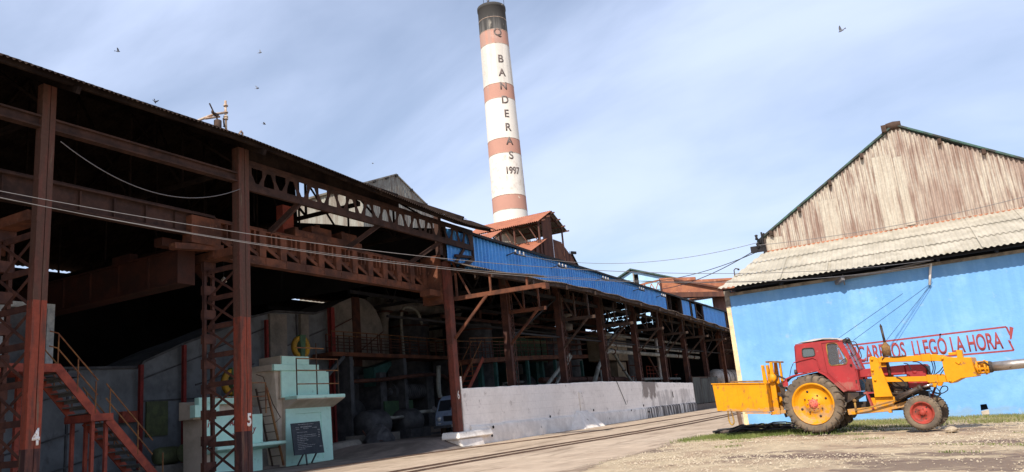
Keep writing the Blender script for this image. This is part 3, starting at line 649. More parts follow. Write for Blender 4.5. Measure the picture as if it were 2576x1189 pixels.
# ================================================================== white block wall
ww = thing('block_wall', 'long whitewashed block wall with dirty drips below the blue clerestory', 'wall', (-20.15, 52, 0))
top = [(32.15, 2.72), (36, 2.76), (41, 2.80), (46, 2.86), (51, 2.90), (57, 2.84), (64, 2.72), (73.6, 2.58)]
rn = random.Random(3)
mb = MB(); pl = []
for (a, za), (b, zb) in zip(top, top[1:]):
    k = int((b - a) / .5)
    for i in range(k): t = i / k; pl.append((a + (b - a) * t, za + (zb - za) * t + rn.uniform(-.015, .015)))
pl.append(top[-1])
vs = []
for y, z in pl:
    q = .015 * math.sin(y * 1.3)
    vs.append([mb.bm.verts.new(p) for p in ((-20.3, y, 0), (-20.3, y, z), (-20.02 + q, y, z + .01), (-20 + q, y, z - .05), (-20 + q, y, 1.05), (-20.0 + q, y, -.05))])
for a, b in zip(vs, vs[1:]):
    for k in range(5): mb.bm.faces.new([a[k], a[k+1], b[k+1], b[k]])
mb.bm.faces.new(vs[0]); mb.bm.faces.new(vs[-1][::-1])
# stains in the thing's frame: y' = Y-52
add_stain(Mwhite, (.10, .06, .045), (1, 2), (7.5, 1.7), (9.5, 3.0), (4, 1.0), thr=.40, nsc=(1, 1.3, .8), scale=1.0, amount=.75)
add_stain(Mwhite, (.045, .032, .028), (1, 2), (10, -.1), (23, .7), (10, .5), thr=.43, nsc=(1, 2.4, .25), scale=1.1, amount=.92)
add_stain(Mwhite, (.07, .05, .045), (1, 2), (-2, -.1), (5, .6), (3, .6), thr=.52, nsc=(1, 3.5, .3), scale=1.0, amount=.9)
add_stain(Mwhite, (.28, .24, .22), (1, 2), (9, .9), (22, 2.0), (5, .8), thr=.5, nsc=(1, 1, .5), scale=.9, amount=.5)
mb.build('blocks', Mwhite, ww)
mb = MB(); vs = []     # rough footing, thicker than the wall
for i in range(60):
    y = 32.6 + i * 41 / 59; q = .03 * math.sin(y * 2.1) + rn.uniform(-.012, .012); h = .95 - .004 * (y - 32) + rn.uniform(-.02, .02); w_ = .13
    vs.append([mb.bm.verts.new(p) for p in ((-20.02, y, h), (-20 + w_ * .6 + q, y, h - .04), (-20 + w_ + q, y, h - .15), (-20 + w_ + .03 + q, y, -.05))])
for a, b in zip(vs, vs[1:]):
    for k in range(3): mb.bm.faces.new([a[k], a[k+1], b[k+1], b[k]]).smooth = True
mb.bm.faces.new(vs[0])
Mfoot = Mplinth.copy(); add_stain(Mfoot, (.045, .032, .028), (1, 2), (9, -.1), (23, .8), (12, .3), thr=.44, nsc=(1, 2.8, .22), scale=1.1, amount=.92)
mb.build('footing', Mfoot, ww)
mb = MB()      # block under column 6
mb.hexa([(-20.6, 30.9, .40), (-19.62, 30.95, .40), (-19.62, 34.2, .40), (-20.6, 34.2, .40)], [(-20.6, 31.0, .72), (-19.7, 31.05, .70), (-19.75, 34.2, .72), (-20.6, 34.2, .74)])
mb.hexa([(-20.6, 31.25, -.05), (-19.65, 31.3, -.05), (-19.6, 33.3, -.05), (-20.6, 33.3, -.05)], [(-20.6, 31.1, .39), (-19.72, 31.15, .39), (-19.7, 33.2, .36), (-20.6, 33.2, .36)])
build_each(mb, 'column_plinth', Mplinth, ww, bevel=.05)
mb = MB(); mb.hexa([(-20, 46.2, 1.0), (-19.88, 46.2, 1.0), (-19.88, 46.9, 1.0), (-20, 46.9, 1.0)], [(-20, 46.1, 2.3), (-19.93, 46.15, 2.28), (-19.93, 46.6, 2.28), (-20, 46.7, 2.3)])
mb.hexa([(-20, 44.0, -.03), (-19.0, 44.3, -.03), (-18.9, 47.6, -.03), (-20, 48.4, -.03)], [(-20, 45.3, 1.1), (-19.72, 45.5, 1.0), (-19.72, 46.9, 1.02), (-20, 47.0, 1.12)])
build_each(mb, 'buttress', Mplinth, ww, bevel=.06)
mb = MB()
mb.bar((-20.0, 32.05, .7), (-20.03, 32.05, 3.3), .12, .12); build_each(mb, 'edge_strip', Mplinth, ww)
mb = MB(); mb.tube([(-19.97, 53.2, 2.9), (-19.96, 54.6, 1.2)], .02, 5); mb.tube([(-19.96, 66.5, 1.9), (-19.96, 66.6, 1.4)], .03, 5); build_each(mb, 'hanging_wire', Mdark, ww)
mb = MB()
for y, z in ((41.6, .95), (48.3, 1.05), (55.2, .75), (58.5, 1.0), (59.2, .5), (34.4, .35), (34.6, .75)): mb.lathe([(.0, 0), (.07 + .02 * math.sin(y), .0), (.08, .03), (.05, .04)], (-19.86 if z < .9 else -19.99, y, z), axis='X', n=9)
build_each(mb, 'drain_hole', Mdark, ww)

# dark tin gate and silver tank at the far end of the wall
g = thing('tin_gate', 'dark patched tin gate between the end of the white wall and the pale lagged tank', 'gate', (-20, 78, 0))
for k, (a, b, zt) in enumerate(((73.7, 76.6, 3.1), (76.65, 79.6, 3.0), (79.65, 83.4, 3.1))):
    mb = MB(); mb.corr((-20 + .02 * k, a, .62), (0, b - a, 0), (0, 0, zt - .62), 9, .02, 1); mb.build('tin_sheet', Mdoor, g)
mb = MB(); mb.box(-20.15, -19.9, 73.65, 84, -.02, .55); mb.build('concrete_sill', Msoot, g)
mb = MB(); mb.box(-20.1, -20.02, 73.6, 84, 3.05, 3.15)
for y in (73.65, 76.6, 79.6, 83.4): mb.box(-20.1, -19.98, y, y + .08, .5, 3.2)
mb.build('gate_frame', Mtimber, g)
st = thing('lagged_tank', 'dull aluminium lagged horizontal tank beyond the tin gate', 'tank', (-20.6, 92, .5))
mb = MB(); mb.lathe([(0, -5.6), (.6, -5.55), (1.0, -5.2), (1.05, -4.8), (1.05, 5.2), (.7, 5.5), (0, 5.6)], (-20.9, 91.5, 3.0), axis='Y', n=20)
mb.build('shell', Msilver, st)
mb = MB()
for y in (87.3, 89, 91.5, 94): mb.lathe([(1.06, -.05), (1.09, -.05), (1.09, .05), (1.06, .05)], (-20.9, y, 3.0), axis='Y', n=20)
build_each(mb, 'band', Mdark, st)
mb = MB()
for y in (88, 95): mb.box(-21.8, -20, y, y + .4, .3, 2.1)
build_each(mb, 'saddle', Mtimber, st)

# ================================================================== chimney
add_stain(Mchim, (.44, .36, .3), (2,), (27.3,), (31.6,), (.8,), thr=.56, nsc=(1, 1, 1), scale=1.4, amount=.5)
add_stain(Mchim, (.50, .46, .42), (2,), (41.5,), (45.5,), (.8,), thr=.58, nsc=(1, 1, .8), scale=1.2, amount=.4)
add_stain(Mchim, (.30, .28, .26), (2,), (42,), (48.4,), (8,), thr=.47, nsc=(2.2, 2.2, .05), scale=1.2, amount=.3)
ch = thing('chimney', 'tall white mill chimney with salmon bands, black top and lettering down its side', 'chimney', (-41.06, 80, 0))
rz = lambda z: 2.41 - .0122 * z
mb = MB(); prof = [(rz(z), z) for z in np.linspace(0, 51.9, 27)] + [(rz(51.9) + .07, 51.95), (rz(52) + .07, 52.35), (rz(52) - .1, 52.4), (rz(52) - .25, 51.5)]
mb.lathe(prof, (-41.06, 80, 0), n=72); mb.build('shaft', Mchim, ch)
mb = MB()
for z in (24.93, 26.73, 32.03, 33.93, 39.22, 41.18, 46.62, 48.56, 50.3): mb.lathe([(rz(z), z - .04), (rz(z) + .018, z - .03), (rz(z) + .018, z + .03), (rz(z), z + .04)], (-41.06, 80, 0), n=72)
build_each(mb, 'band_joint', mat('chimney_joint', (.3, .2, .15), (.5, .4, .33), sc1=3, bump=0), ch)
for s_, z, sz, k in (('Q', 47.89, 1.35, 1), ('B', 44.2, 1.35, 1), ('A', 42.36, 1.3, 1), ('N', 40.55, 1.3, 1), ('D', 38.7, 1.3, 1), ('E', 36.87, 1.3, 1), ('R', 35.09, 1.3, 1), ('A', 33.29, 1.3, 1), ('S', 31.45, 1.3, 1), ('1997', 29.6, 1.15, .8)):
    ang = rad(-45.0 + (47.9 - z) * .30 - 1.0)
    def wrap(x, y, dpt, z=z, ang=ang):
        zz = z - .55 + y; r = rz(zz) + .012 + dpt; a = ang + x / r; return Vector((-41.06 + math.cos(a) * r, 80 + math.sin(a) * r, zz))
    t = text_mb(s_, (0, 0, 0), (1, 0, 0), (0, 0, 1), sz * 1.08, .9 if k == 1 else .76, .03, .02, wrap=wrap)
    t.build('painted_letter', Mchlet, ch)
mb = MB()
for a in (20, 140, 265): mb.tube([(-41.06 + 1.7 * math.cos(rad(a)), 80 + 1.7 * math.sin(rad(a)), 52.3), (-41.06 + 1.7 * math.cos(rad(a)), 80 + 1.7 * math.sin(rad(a)), 54.1)], .03, 5)
build_each(mb, 'lightning_rod', Mdark, ch)
v_ = thing('perched_bird', 'small dark bird perched on the chimney rim', 'bird', (-40.6, 78.4, 52.4))
mb = MB(); mb.lathe([(0, .0), (.13, .1), (.19, .3), (.14, .5), (.07, .6), (.09, .7), (.05, .8), (0, .82)], (-40.6, 78.4, 52.4), n=10); mb.build('body', Mbird, v_)
mb = MB(); mb.bar((-40.6, 78.5, 52.5), (-40.5, 78.9, 52.35), .16, .03); mb.build('tail', Mbird, v_)

# ================================================================== orange roofed tower house in front of the chimney
th = thing('boiler_house', 'brown rusty tower house with orange tin roofs at the foot of the chimney', 'mill building', (-37, 75, 10))
rdg, se, ne = (75.7, 22.9), (72.0, 21.05), (79.1, 21.45)
mb = MB(); mb.corr((-34 + .3, se[0], se[1]), (-9.2, 0, 0), (0, rdg[0] - se[0], rdg[1] - se[1]), 36, .05, 2); mb.build('front_roof_slope', Morange, th)
mb = MB(); mb.corr((-42.5, rdg[0] + .02, rdg[1]), (8.8, 0, 0), (0, ne[0] - rdg[0] + .5, ne[1] - rdg[1] - .25), 36, .05, 2); mb.build('rear_roof_slope', Mgrey, th)
mb = MB()
for y, z in ((73.0, 21.4), (74.3, 22.05), (75.6, 22.7), (77, 22.15), (78.2, 21.6), (79.2, 21.2)): mb.bar((-42.6, y, z - .12), (-33.3, y, z - .12), .12, .14)
for x in (-34, -37, -40, -42.4):
    mb.bar((x, 72.3, 20.95), (x, 75.7, 22.55), .12, .14); mb.bar((x, 75.7, 22.55), (x, 79, 21.2), .12, .14)
    mb.bar((x, 72.6, 15.5), (x, 72.6, 21.0), .16, .16); mb.bar((x, 78.7, 15), (x, 78.7, 21.4), .16, .16)
for x in (-34, -37, -40): mb.bar((x, 72.6, 18.6), (x - 1.2, 72.6, 20.8), .08, .1); mb.bar((x - 2.6, 72.6, 20.9), (x - 1.2, 72.6, 18.6), .08, .1)
mb.build('roof_frame', Mbrown, th)
mb = MB(); mb.corr((-34, 73.4, 10), (0, 2.5, 0), (0, 0, 12.5), 10, .03, 1, trim=lambda a: (0, (11.4 + 1.0 * a) / 12.5)); mb.corr((-33.98, 75.9, 10), (0, 8, 0), (0, 0, 10.3), 32, .03, 1, trim=lambda a: (0, (9.7 - (a > .28) * (a - .28) * 4.2) / 10.3))
mb.corr((-33.9, 80, 10), (0, 7.6, 0), (0, 0, 9), 26, .03, 1, trim=lambda a: (0, max(.1, (8.9 - a * 6.4) / 9)))
mb.build('side_cladding', Mbrown, th)
mb = MB(); mb.bar((-33.9, 80.6, 18.6), (-33.9, 88, 12.4), .3, .12); mb.bar((-33.6, 81.2, 18.8), (-33.9, 80.5, 18.8), .2, .3); mb.build('verge_board', Mdark, th)
mb = MB(); mb.corr((-34 + .2, 69.3, 17.25), (-6.2, 0, 0), (0, 74.2 - 69.3, 19.5 - 17.25), 26, .05, 2); mb.build('lower_roof', Morange, th)
mb = MB(); mb.prism([(-34.1, 69.5, 10), (-34.1, 74.1, 10), (-34.1, 74.1, 19.4), (-34.1, 69.5, 17.2)], (-.1, 0, 0)); mb.box(-34.05, -33.9, 71.3, 71.7, 14, 18); mb.build('lower_wall', Mbrown, th)
mb = MB(); mb.corr((-26.5, 48.6, 13.9), (-5.2, 0, 0), (0, 2.2, .7), 22, .04, 1); mb.build('roof_sheet', Morange, th) if False else mb.bm.free()
# far end of that roof: another orange slope nearer, over the wing
ob = thing('orange_roof_shed', 'low orange tin roof shed showing behind the end of the lattice truss', 'shed', (-40.5, 68, 10))
mb = MB(); mb.corr((-36.8, 65.6, 18.3), (-5.6, 0, 0), (0, 3.9, 1.9), 24, .05, 2); mb.build('roof', Morange, ob)
mb = MB()
for x in (-37, -42): mb.box(x - .1, x + .1, 65.9, 66.1, 10, 18.3); mb.box(x - .1, x + .1, 69.2, 69.4, 10, 20)
build_each(mb, 'post', Mbrown, ob)

# grey tin gable rising over the roof edge
gg = thing('grey_tin_building', 'weathered grey corrugated gable building peeping over the shed roof', 'mill building', (-43, 60, 8))
mb = MB(); n_ = 44
def gt(a):
    y = 54.2 + 12 * a; return (23.2 + (y - 54.2) * .40) if y < 59.66 else (25.37 - (y - 59.66) * .42)
mb.corr((-43, 54.2, 8), (0, 12, 0), (0, 0, 18), n_, .035, 1, trim=lambda a: (0, (gt(a) - 8) / 18)); mb.build('gable_wall', Mgrey, gg)
mb = MB(); mb.prism([(-42.9, 53.9, 23.05), (-42.9, 59.66, 25.42), (-42.9, 59.66, 25.55), (-42.9, 53.8, 23.2)], (-9, 0, 0)); mb.prism([(-42.9, 59.66, 25.42), (-42.9, 66.8, 22.42), (-42.9, 66.9, 22.55), (-42.9, 59.66, 25.55)], (-9, 0, 0)); build_each(mb, 'roof_slope', Mgrey, gg)
mb = MB(); mb.corr((-43, 54.2, 8), (-8, 0, 0), (0, 0, 15.2), 30, .035, 1); mb.build('side_wall', Mgrey, gg)
mb = MB()
for y in (56, 58, 59.6, 62, 64.5): mb.bar((-43.2, y, gt((y - 54.2) / 12) - .05), (-42.7, y, gt((y - 54.2) / 12) - .05), .12, .2)
build_each(mb, 'purlin_end', Mdark, gg)

# pipes and valves standing on the shed roof
rp = thing('roof_vent_pipes', 'pale rusty pipework with valves and a stub drum on the shed roof', 'pipework', (-25, 22, 14.2))
mb = MB(); mb.tube([(-25, 22.35, 14.2), (-25, 22.33, 15.85)], .05, 8)
for z in (14.45, 15.0, 15.1, 15.3, 15.62): mb.lathe([(.05, z - .03), (.1, z - .03), (.1, z + .03), (.05, z + .03)], (-25, 22.34, 0), n=10)
mb.build('standpipe', Mrooff, rp)
mb = MB(); mb.tube([(-25, 22.3, 15.28), (-25.1, 21.8, 15.08), (-25.2, 21.0, 14.55), (-25.3, 20.8, 14.3)], .055, 8); mb.tube([(-25, 22.0, 15.0), (-25.1, 21.3, 14.72)], .05, 8); mb.build('sloping_pipe', Mrooff, rp)
mb = MB(); mb.tube([(-25, 21.95, 14.75), (-25, 21.72, 15.05), (-25, 21.46, 15.45)], .03, 6); mb.prism([(-25.05, 21.6, 15.1), (-25.05, 21.95, 15.08), (-25.05, 21.85, 14.9)], (.1, 0, 0)); mb.lathe([(.0, 15.0), (.05, 15.05), (.05, 15.15), (0, 15.2)], (-25, 21.62, 0), n=8); mb.build('lever', Mtimber, rp)
mb = MB(); mb.lathe([(.16, 14.0), (.16, 14.78), (.13, 14.8)], (-25, 21.9, 0), n=16, cap=True); mb.build('drum', Mtimber, rp)
mb = MB(); mb.tube([(-25, 22.95, 14.3), (-25, 23.1, 14.55), (-25, 23.2, 14.68), (-25, 23.27, 14.62), (-25, 23.27, 14.2)], .045, 8); mb.build('bent_pipe', Mrooff, rp)
mb = MB(); mb.tube([(-25, 22.25, 14.6), (-25, 22.2, 15.0)], .03, 6); mb.prism([(-25, 22.15, 14.6), (-25, 22.32, 14.68), (-25, 22.32, 14.56)], (.03, 0, 0)); mb.build('valve', Mblk, rp)

# ================================================================== conveyor gallery, blue gable and brown tower far behind
ga = thing('conveyor_gallery', 'rusty boxed conveyor gallery bridging from the mill to the blue building', 'conveyor gallery', (-24, 95, 12))
mb = MB()
mb.prism([(-28.1, 95, 14.55), (-19.0, 95, 13.35), (-19.0, 95, 14.85), (-23.7, 95, 15.5), (-28.1, 95, 16.0)], (0, .1, 0))
mb.box(-28.2, -19, 95.05, 97.5, 13.2, 13.25); mb.prism([(-28.2, 94.9, 15.95), (-23.6, 94.9, 15.45), (-23.6, 94.9, 15.85), (-28.2, 94.9, 16.45)], (0, .25, 0)); mb.prism([(-23.6, 94.9, 15.1), (-19.0, 94.9, 14.75), (-19.0, 94.9, 15.0), (-23.6, 94.9, 15.5)], (0, .2, 0))
mb.build('side_panels', Mgal, ga)
mb = MB(); mb.prism([(-28.0, 94.9, 13.9), (-19.2, 94.9, 12.75), (-19.2, 94.9, 13.35), (-28.0, 94.9, 14.52)], (0, 2.4, 0)); mb.build('under_beam', Mbrown, ga)
mb = MB(); mb.bar((-26.3, 94.7, 15.95), (-18.9, 94.7, 13.4), .22, .2); mb.bar((-28.1, 94.8, 14.6), (-28.1, 94.8, 16.1), .2, .2); mb.build('chute_rail', Mbrown, ga)
mb = MB(); mb.bar((-32.8, 95, 15.85), (-28.1, 95, 16.2), .2, .22); mb.bar((-32.2, 95, 14.9), (-28.1, 95, 14.75), .2, .18)
for i in range(5): x = -32.5 + i * .9; mb.bar((x, 95, 14.95), (x + .45, 95, 15.9), .08, .1); mb.bar((x + .9, 95, 14.9), (x + .45, 95, 15.9), .08, .1)
mb.build('truss_end', Mgal, ga)
bg_ = thing('blue_gable_building', 'light blue gable end with dark open doorway beyond the mill wing', 'building', (-35, 110, 6))
mb = MB(); mb.plate([(-42, 6), (-29.5, 6), (-29.5, 17.9), (-36.75, 20.6), (-42, 18.2)], [[(-36.5, 17.6), (-35.8, 17.6), (-35.8, 19.9), (-36.5, 20.1)]], ((0, 110, 0), (1, 0, 0), (0, 0, 1)), .15); mb.build('gable_wall', Mpale, bg_)
mb = MB(); mb.prism([(-42.6, 109.3, 18.0), (-36.75, 109.3, 20.75), (-36.75, 109.3, 20.95), (-42.7, 109.3, 18.2)], (0, 12, 0)); mb.prism([(-36.75, 109.3, 20.75), (-28.5, 109.3, 17.7), (-28.5, 109.3, 17.9), (-36.75, 109.3, 20.95)], (0, 12, 0)); build_each(mb, 'roof_slope', Mgreenroof, bg_)
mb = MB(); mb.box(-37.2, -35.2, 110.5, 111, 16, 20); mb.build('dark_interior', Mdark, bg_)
mb = MB(); mb.box(-36.62, -36.45, 109.75, 109.9, 17.6, 20.2); mb.build('door_post', Mfascia, bg_)
pb = thing('pale_blue_shed', 'pale blue wall seen under the conveyor gallery', 'building', (-27, 110, 6))
mb = MB(); mb.corr((-31, 110, 6), (7.2, 0, 0), (0, 0, 9.9), 24, .03, 1); mb.box(-31, -23.8, 110.1, 116, 6, 15.7); mb.build('wall', Mpale, pb)
mb = MB(); mb.prism([(-31, 109.9, 13.9), (-24.9, 109.9, 12.9), (-24.9, 109.9, 13.1), (-31, 109.9, 14.1)], (0, .1, 0)) if False else mb.box(-31.2, -23.6, 109.7, 116.2, 15.7, 15.85); mb.build('roof', Mgreenroof, pb)
bt = thing('brown_clad_tower', 'tall brown corrugated tower beside the corner of the blue building', 'tower', (-21, 98, 0))
mb = MB(); mb.corr((-22.2, 97, 0), (3.6, 0, 0), (0, 0, 13.35), 22, .03, 1); mb.corr((-18.6, 97, 0), (0, 5, 0), (0, 0, 13.3), 22, .03, 1); mb.corr((-22.2, 102, 0), (0, -5, 0), (0, 0, 13.3), 22, .03, 1); mb.build('cladding', Mpinkclad, bt)
mb = MB(); mb.box(-22.35, -22.15, 96.85, 97, 0, 13.5); mb.box(-22.4, -18.5, 96.8, 102.1, 13.35, 13.5); mb.build('corner_trim', Mbrown, bt)
# open rusty rack at the far end of the wing
rk = thing('rusty_pipe_rack', 'open rusty frame of posts and beams at the far end of the mill wing', 'pipe rack', (-19.5, 92, 0))
for x, y in ((-19.6, 86), (-19.2, 92), (-18.6, 96.5), (-20.6, 96.5)): mb = MB(); mb.ibeam((x, y, .0), (x, y, 7.6), .35, .3, .04, up=(1, 0, 0)); mb.build('post', Mgird, rk)
for z in (4.2, 5.1, 5.7, 6.7): mb = MB(); mb.bar((-20.8, 96.3, z), (-17.6, 96.3, z), .15, .18); mb.build('crossbeam', Mgird, rk)
mb = MB(); mb.prism([(-19.9, 90, 7.5), (-17.4, 90, 7.2), (-17.4, 96, 7.0), (-19.9, 96, 7.4)], (0, 0, .08)); mb.prism([(-20.3, 90, 6.2), (-17.8, 90, 5.9), (-17.8, 96, 5.8), (-20.3, 96, 6.1)], (0, 0, .06)); build_each(mb, 'tin_cover', Mcanopy, rk)
# ================================================================== blue rendered building
add_stain(Mwallblue, (.22, .33, .43), (2,), (-1.0,), (-.1,), (.55,), thr=.46, nsc=(1.2, 1, 1.6), scale=1.4, amount=.6)
add_stain(Mwallblue, (.10, .27, .55), (2,), (3.5,), (6,), (3.0,), thr=.5, nsc=(2.4, 1, .12), scale=1.3, amount=.22)
add_stain(Mwallblue, (.30, .42, .50), (2,), (-1,), (5,), (.5,), thr=.69, nsc=(1, 1, 1), scale=2.2, amount=.8)
bb = thing('blue_building', 'sky blue warehouse with rusty tin gable, cement sheet awning and red painted slogan', 'warehouse', (0, 33, 0))
mb = MB(); mb.plate([(-6.98, -.7), (15, -.7), (15, 5.42), (-6.98, 5.42)], [[(1.36, -.10), (1.60, -.06), (1.58, .13), (1.38, .12)]], ((0, 32.9, 0), (1, 0, 0), (0, 0, 1)), -.3)
mb.build('front_wall', Mwallblue, bb)
mb = MB(); mb.box(1.3, 1.7, 33.15, 33.2, -.2, .2); mb.build('vent_shadow_box', Mdark, bb)
mb = MB(); mb.prism([(1.36, 32.86, -.27), (1.60, 32.86, -.25), (1.61, 32.86, -.07), (1.36, 32.86, -.11)], (0, .2, 0)); mb.build('vent_sill', Mtan, bb, bevel=.015)
mb = MB(); mb.box(-6.98, -6.7, 33.2, 56, -.5, 5.4); mb.build('side_wall', Mwallblue, bb)
mb = MB(); mb.box(-7.04, -6.86, 32.87, 33.02, -.5, 4.85); mb.build('corner_strip', Mcream, bb); mb = MB(); mb.box(-7.05, -6.85, 32.86, 33.0, 4.86, 5.45); mb.box(-7.06, -6.8, 32.86, 33.1, 5.45, 5.6); mb.build('corner_cap', Mfascia, bb)
mb = MB(); mb.box(-6.85, 15, 32.82, 32.895, 5.32, 5.44); mb.build('wall_plate', Mfascia, bb)
mb = MB(); mb.box(-6.7, 15, 33.5, 33.6, 5.2, 6.0)
for x in np.arange(-6.6, 15, 1.9): mb.box(x, x + .1, 32.35, 33.4, 5.44, 5.52)
mb.box(-6.95, 15, 32.3, 32.38, 5.5, 5.57); mb.build('awning_rafters', Mdark, bb)
mb = MB()
Xl0, Xl1 = -7.12, -5.72; EV = Vector((0, 4.85, 1.98)); n3 = 3
for r in range(n3):
    b0, b1 = r / n3 - (.03 if r else 0), (r + 1) / n3 + .005; wave = 110; U_ = Vector((22.1, 0, 0)); o_ = Vector((-7.12, 32.08, 5.60 + r * .035)) + EV * b0
    xl = lambda b: Xl0 + (Xl1 - Xl0) * b
    def tr_(a, b0=b0, b1=b1):
        X = -7.12 + 22.1 * a
        if X < xl(b1): h = max(0, min(1, ((X - Xl0) / (Xl1 - Xl0) - b0) / (b1 - b0))); return (0, h)
        return (0, 1)
    mb.corr(o_, U_, EV * (b1 - b0), wave, .026, 1, seg=6, trim=tr_, rn=random.Random(r))
for x in np.arange(-4.6, 15, 1.78):      # side laps of the sheets
    mb.bar(Vector((x, 32.08, 5.64)), Vector((x - .02, 32.08, 5.68)) + EV, .05, .012)
mb.build('awning_roof', Mfibro, bb)
mb = MB()
def gz(X): return 12.2 - .625 * (.62 - X) if X < .62 else 12.2 - .66 * (X - .62) + .05 * (X - .62) * (X > 3)
gl, gr = -5.72, 7.3
mb.corr((gl, 36.9, 7.45), (gr - gl, 0, 0), (0, 0, 5), 78, .05, 4, trim=lambda a: (0, max(.01, (gz(gl + (gr - gl) * a) - 7.45) / 5)))
mb.build('gable_cladding', Mgable, bb)
mb = MB()      # a few lighter sheets nailed over
for x, w_, z0, z1 in ((-5.6, .75, 7.6, 8.4), (-.55, .72, 7.65, 11.0), (.3, .35, 7.7, 10.8), (-3.0, .7, 7.6, 9.5)):
    mb.corr((x, 36.84, z0), (w_, 0, 0), (0, 0, min(z1, gz(x) - .1, gz(x + w_) - .1) - z0), max(2, int(w_ / .16)), .03, 1)
build_each(mb, 'patch_sheet', Mpatch, bb)
mb = MB(); mb.bar((-5.75, 36.82, 7.58), (15, 36.82, 7.56), .1, .1); mb.build('flashing', Mflash, bb)
mb = MB()
for (x0, x1) in ((-6.0, .62), (.62, 8.5)):
    a, b = Vector((x0, 36.75, gz(x0) + .04)), Vector((x1, 36.75, gz(x1) + .04))
    mb.prism([a, b, b + Vector((0, 0, .09)), a + Vector((0, 0, .09))], (0, 20, 0))
build_each(mb, 'roof_slope', Mgreenroof, bb)
mb = MB(); mb.lathe([(.16, -.3), (.2, 0), (.16, .3)], (.6, 36.9, 12.25), axis='X', n=10, cap=True)
for x in (-5.3, -3.9, -2.4, -.9, 2.2, 3.7, 5.6): mb.box(x - .07, x + .07, 36.65, 36.9, gz(x) - .2, gz(x) + .02)
mb.box(.1, .3, 36.6, 36.8, 12.0, 12.3); build_each(mb, 'purlin_end', Mtimber, bb)
# painted slogan and its frame
mb = text_mb('AZUCAREROS  LLEGÓ LA HORA', (0, 32.9, 0), (1, 0, 0), (0, 0, 1), .82, 1, .018, .004, center=False, space=1.0)
xs_ = [q.co.x for q in mb.bm.verts]; zs_ = [q.co.z for q in mb.bm.verts]; sx = 5.62 / (max(xs_) - min(xs_)); x0 = min(xs_); zc = sorted(zs_)[int(len(zs_) * .02)]
H_ = .60; body_h = .82 * .72
for q in mb.bm.verts:
    xx = -3.12 + (q.co.x - x0) * sx; q.co.x = xx; q.co.z = 2.045 + (q.co.z - zc) * H_ / body_h + (xx + 3.1) * -.008
for q in mb.bm.verts: q.co.y = 32.9 - .003 if q.co.y > 32.899 else 32.9 - .006
mb.build('slogan', Mletter, bb)
mb = MB(); y = 32.894
for a, b in (((-3.28, 2.0), (2.78, 1.91)), ((-3.2, 2.72), (2.72, 2.76)), ((-3.28, 2.0), (-3.2, 2.72)), ((2.78, 1.91), (2.7, 2.28)), ((2.78, 2.45), (2.72, 2.76))):
    mb.bar((a[0], y, a[1]), (b[0], y, b[1]), .008, .035, up=(0, -1, 0)) if False else mb.prism([(a[0] - (.03 if abs(a[0]-b[0]) < .3 else 0), y, a[1] - (.03 if abs(a[0]-b[0]) > .3 else 0)), (b[0] - (.03 if abs(a[0]-b[0]) < .3 else 0), y, b[1] - (.03 if abs(a[0]-b[0]) > .3 else 0)), (b[0] + (.03 if abs(a[0]-b[0]) < .3 else 0), y, b[1] + (.03 if abs(a[0]-b[0]) > .3 else 0)), (a[0] + (.03 if abs(a[0]-b[0]) < .3 else 0), y, a[1] + (.03 if abs(a[0]-b[0]) > .3 else 0))], (0, .004, 0))
mb.build('slogan_frame', Mletter, bb)
mb = MB(); mb.prism([(2.74, 32.888, 2.30), (2.80, 32.888, 2.32), (2.93, 32.888, 2.70), (2.82, 32.888, 2.76)], (0, .01, 0)); mb.lathe([(0, -.005), (.035, -.005), (.035, .005)], (2.72, 32.889, 2.22), axis='Y', n=10); mb.build('exclamation_mark', Mletter, bb)
mb = MB(); mb.tube([(.80, 32.82, 5.42), (.74, 32.8, 5.2), (.60, 32.8, 4.62)], .045, 8); mb.build('drain_pipe', Mplinth, bb)
mb = MB(); mb.bar((-2.4, 32.75, 5.28), (.9, 32.5, 5.50), .04, .05); mb.bar((-2.6, 32.8, 5.2), (-2.3, 32.4, 5.3), .14, .14); mb.bar((-2.3, 32.5, 5.45), (-2.3, 32.7, 5.1), .04, .16); mb.build('cable_bracket', Mcable, bb)
mb = MB()
for x, z in ((-5.95, 7.9), (-5.95, 8.3), (-5.8, 8.1)): mb.lathe([(.0, -.14), (.08, -.1), (.05, 0), (.08, .1), (0, .14)], (x, 36.5, z), n=8)
mb.bar((-6.1, 36.5, 7.6), (-5.6, 36.6, 8.45), .1, .1); mb.bar((-6.3, 36.5, 7.75), (-5.6, 36.6, 7.75), .08, .3); mb.bar((-5.7, 36.5, 7.5), (-5.7, 36.5, 8.5), .07, .07)
mb.build('insulator_rack', Mdark, bb)
mb = MB(); mb.tube([(-6.65, 33.6, 6.0), (-6.63, 33.6, 6.5), (-6.55, 33.55, 6.55), (-6.4, 33.5, 6.5)], .025, 6); mb.lathe([(.0, 0), (.05, .02), (.04, .08)], (-6.42, 33.5, 6.44), n=8); mb.build('roof_hook', Mtimber, bb)

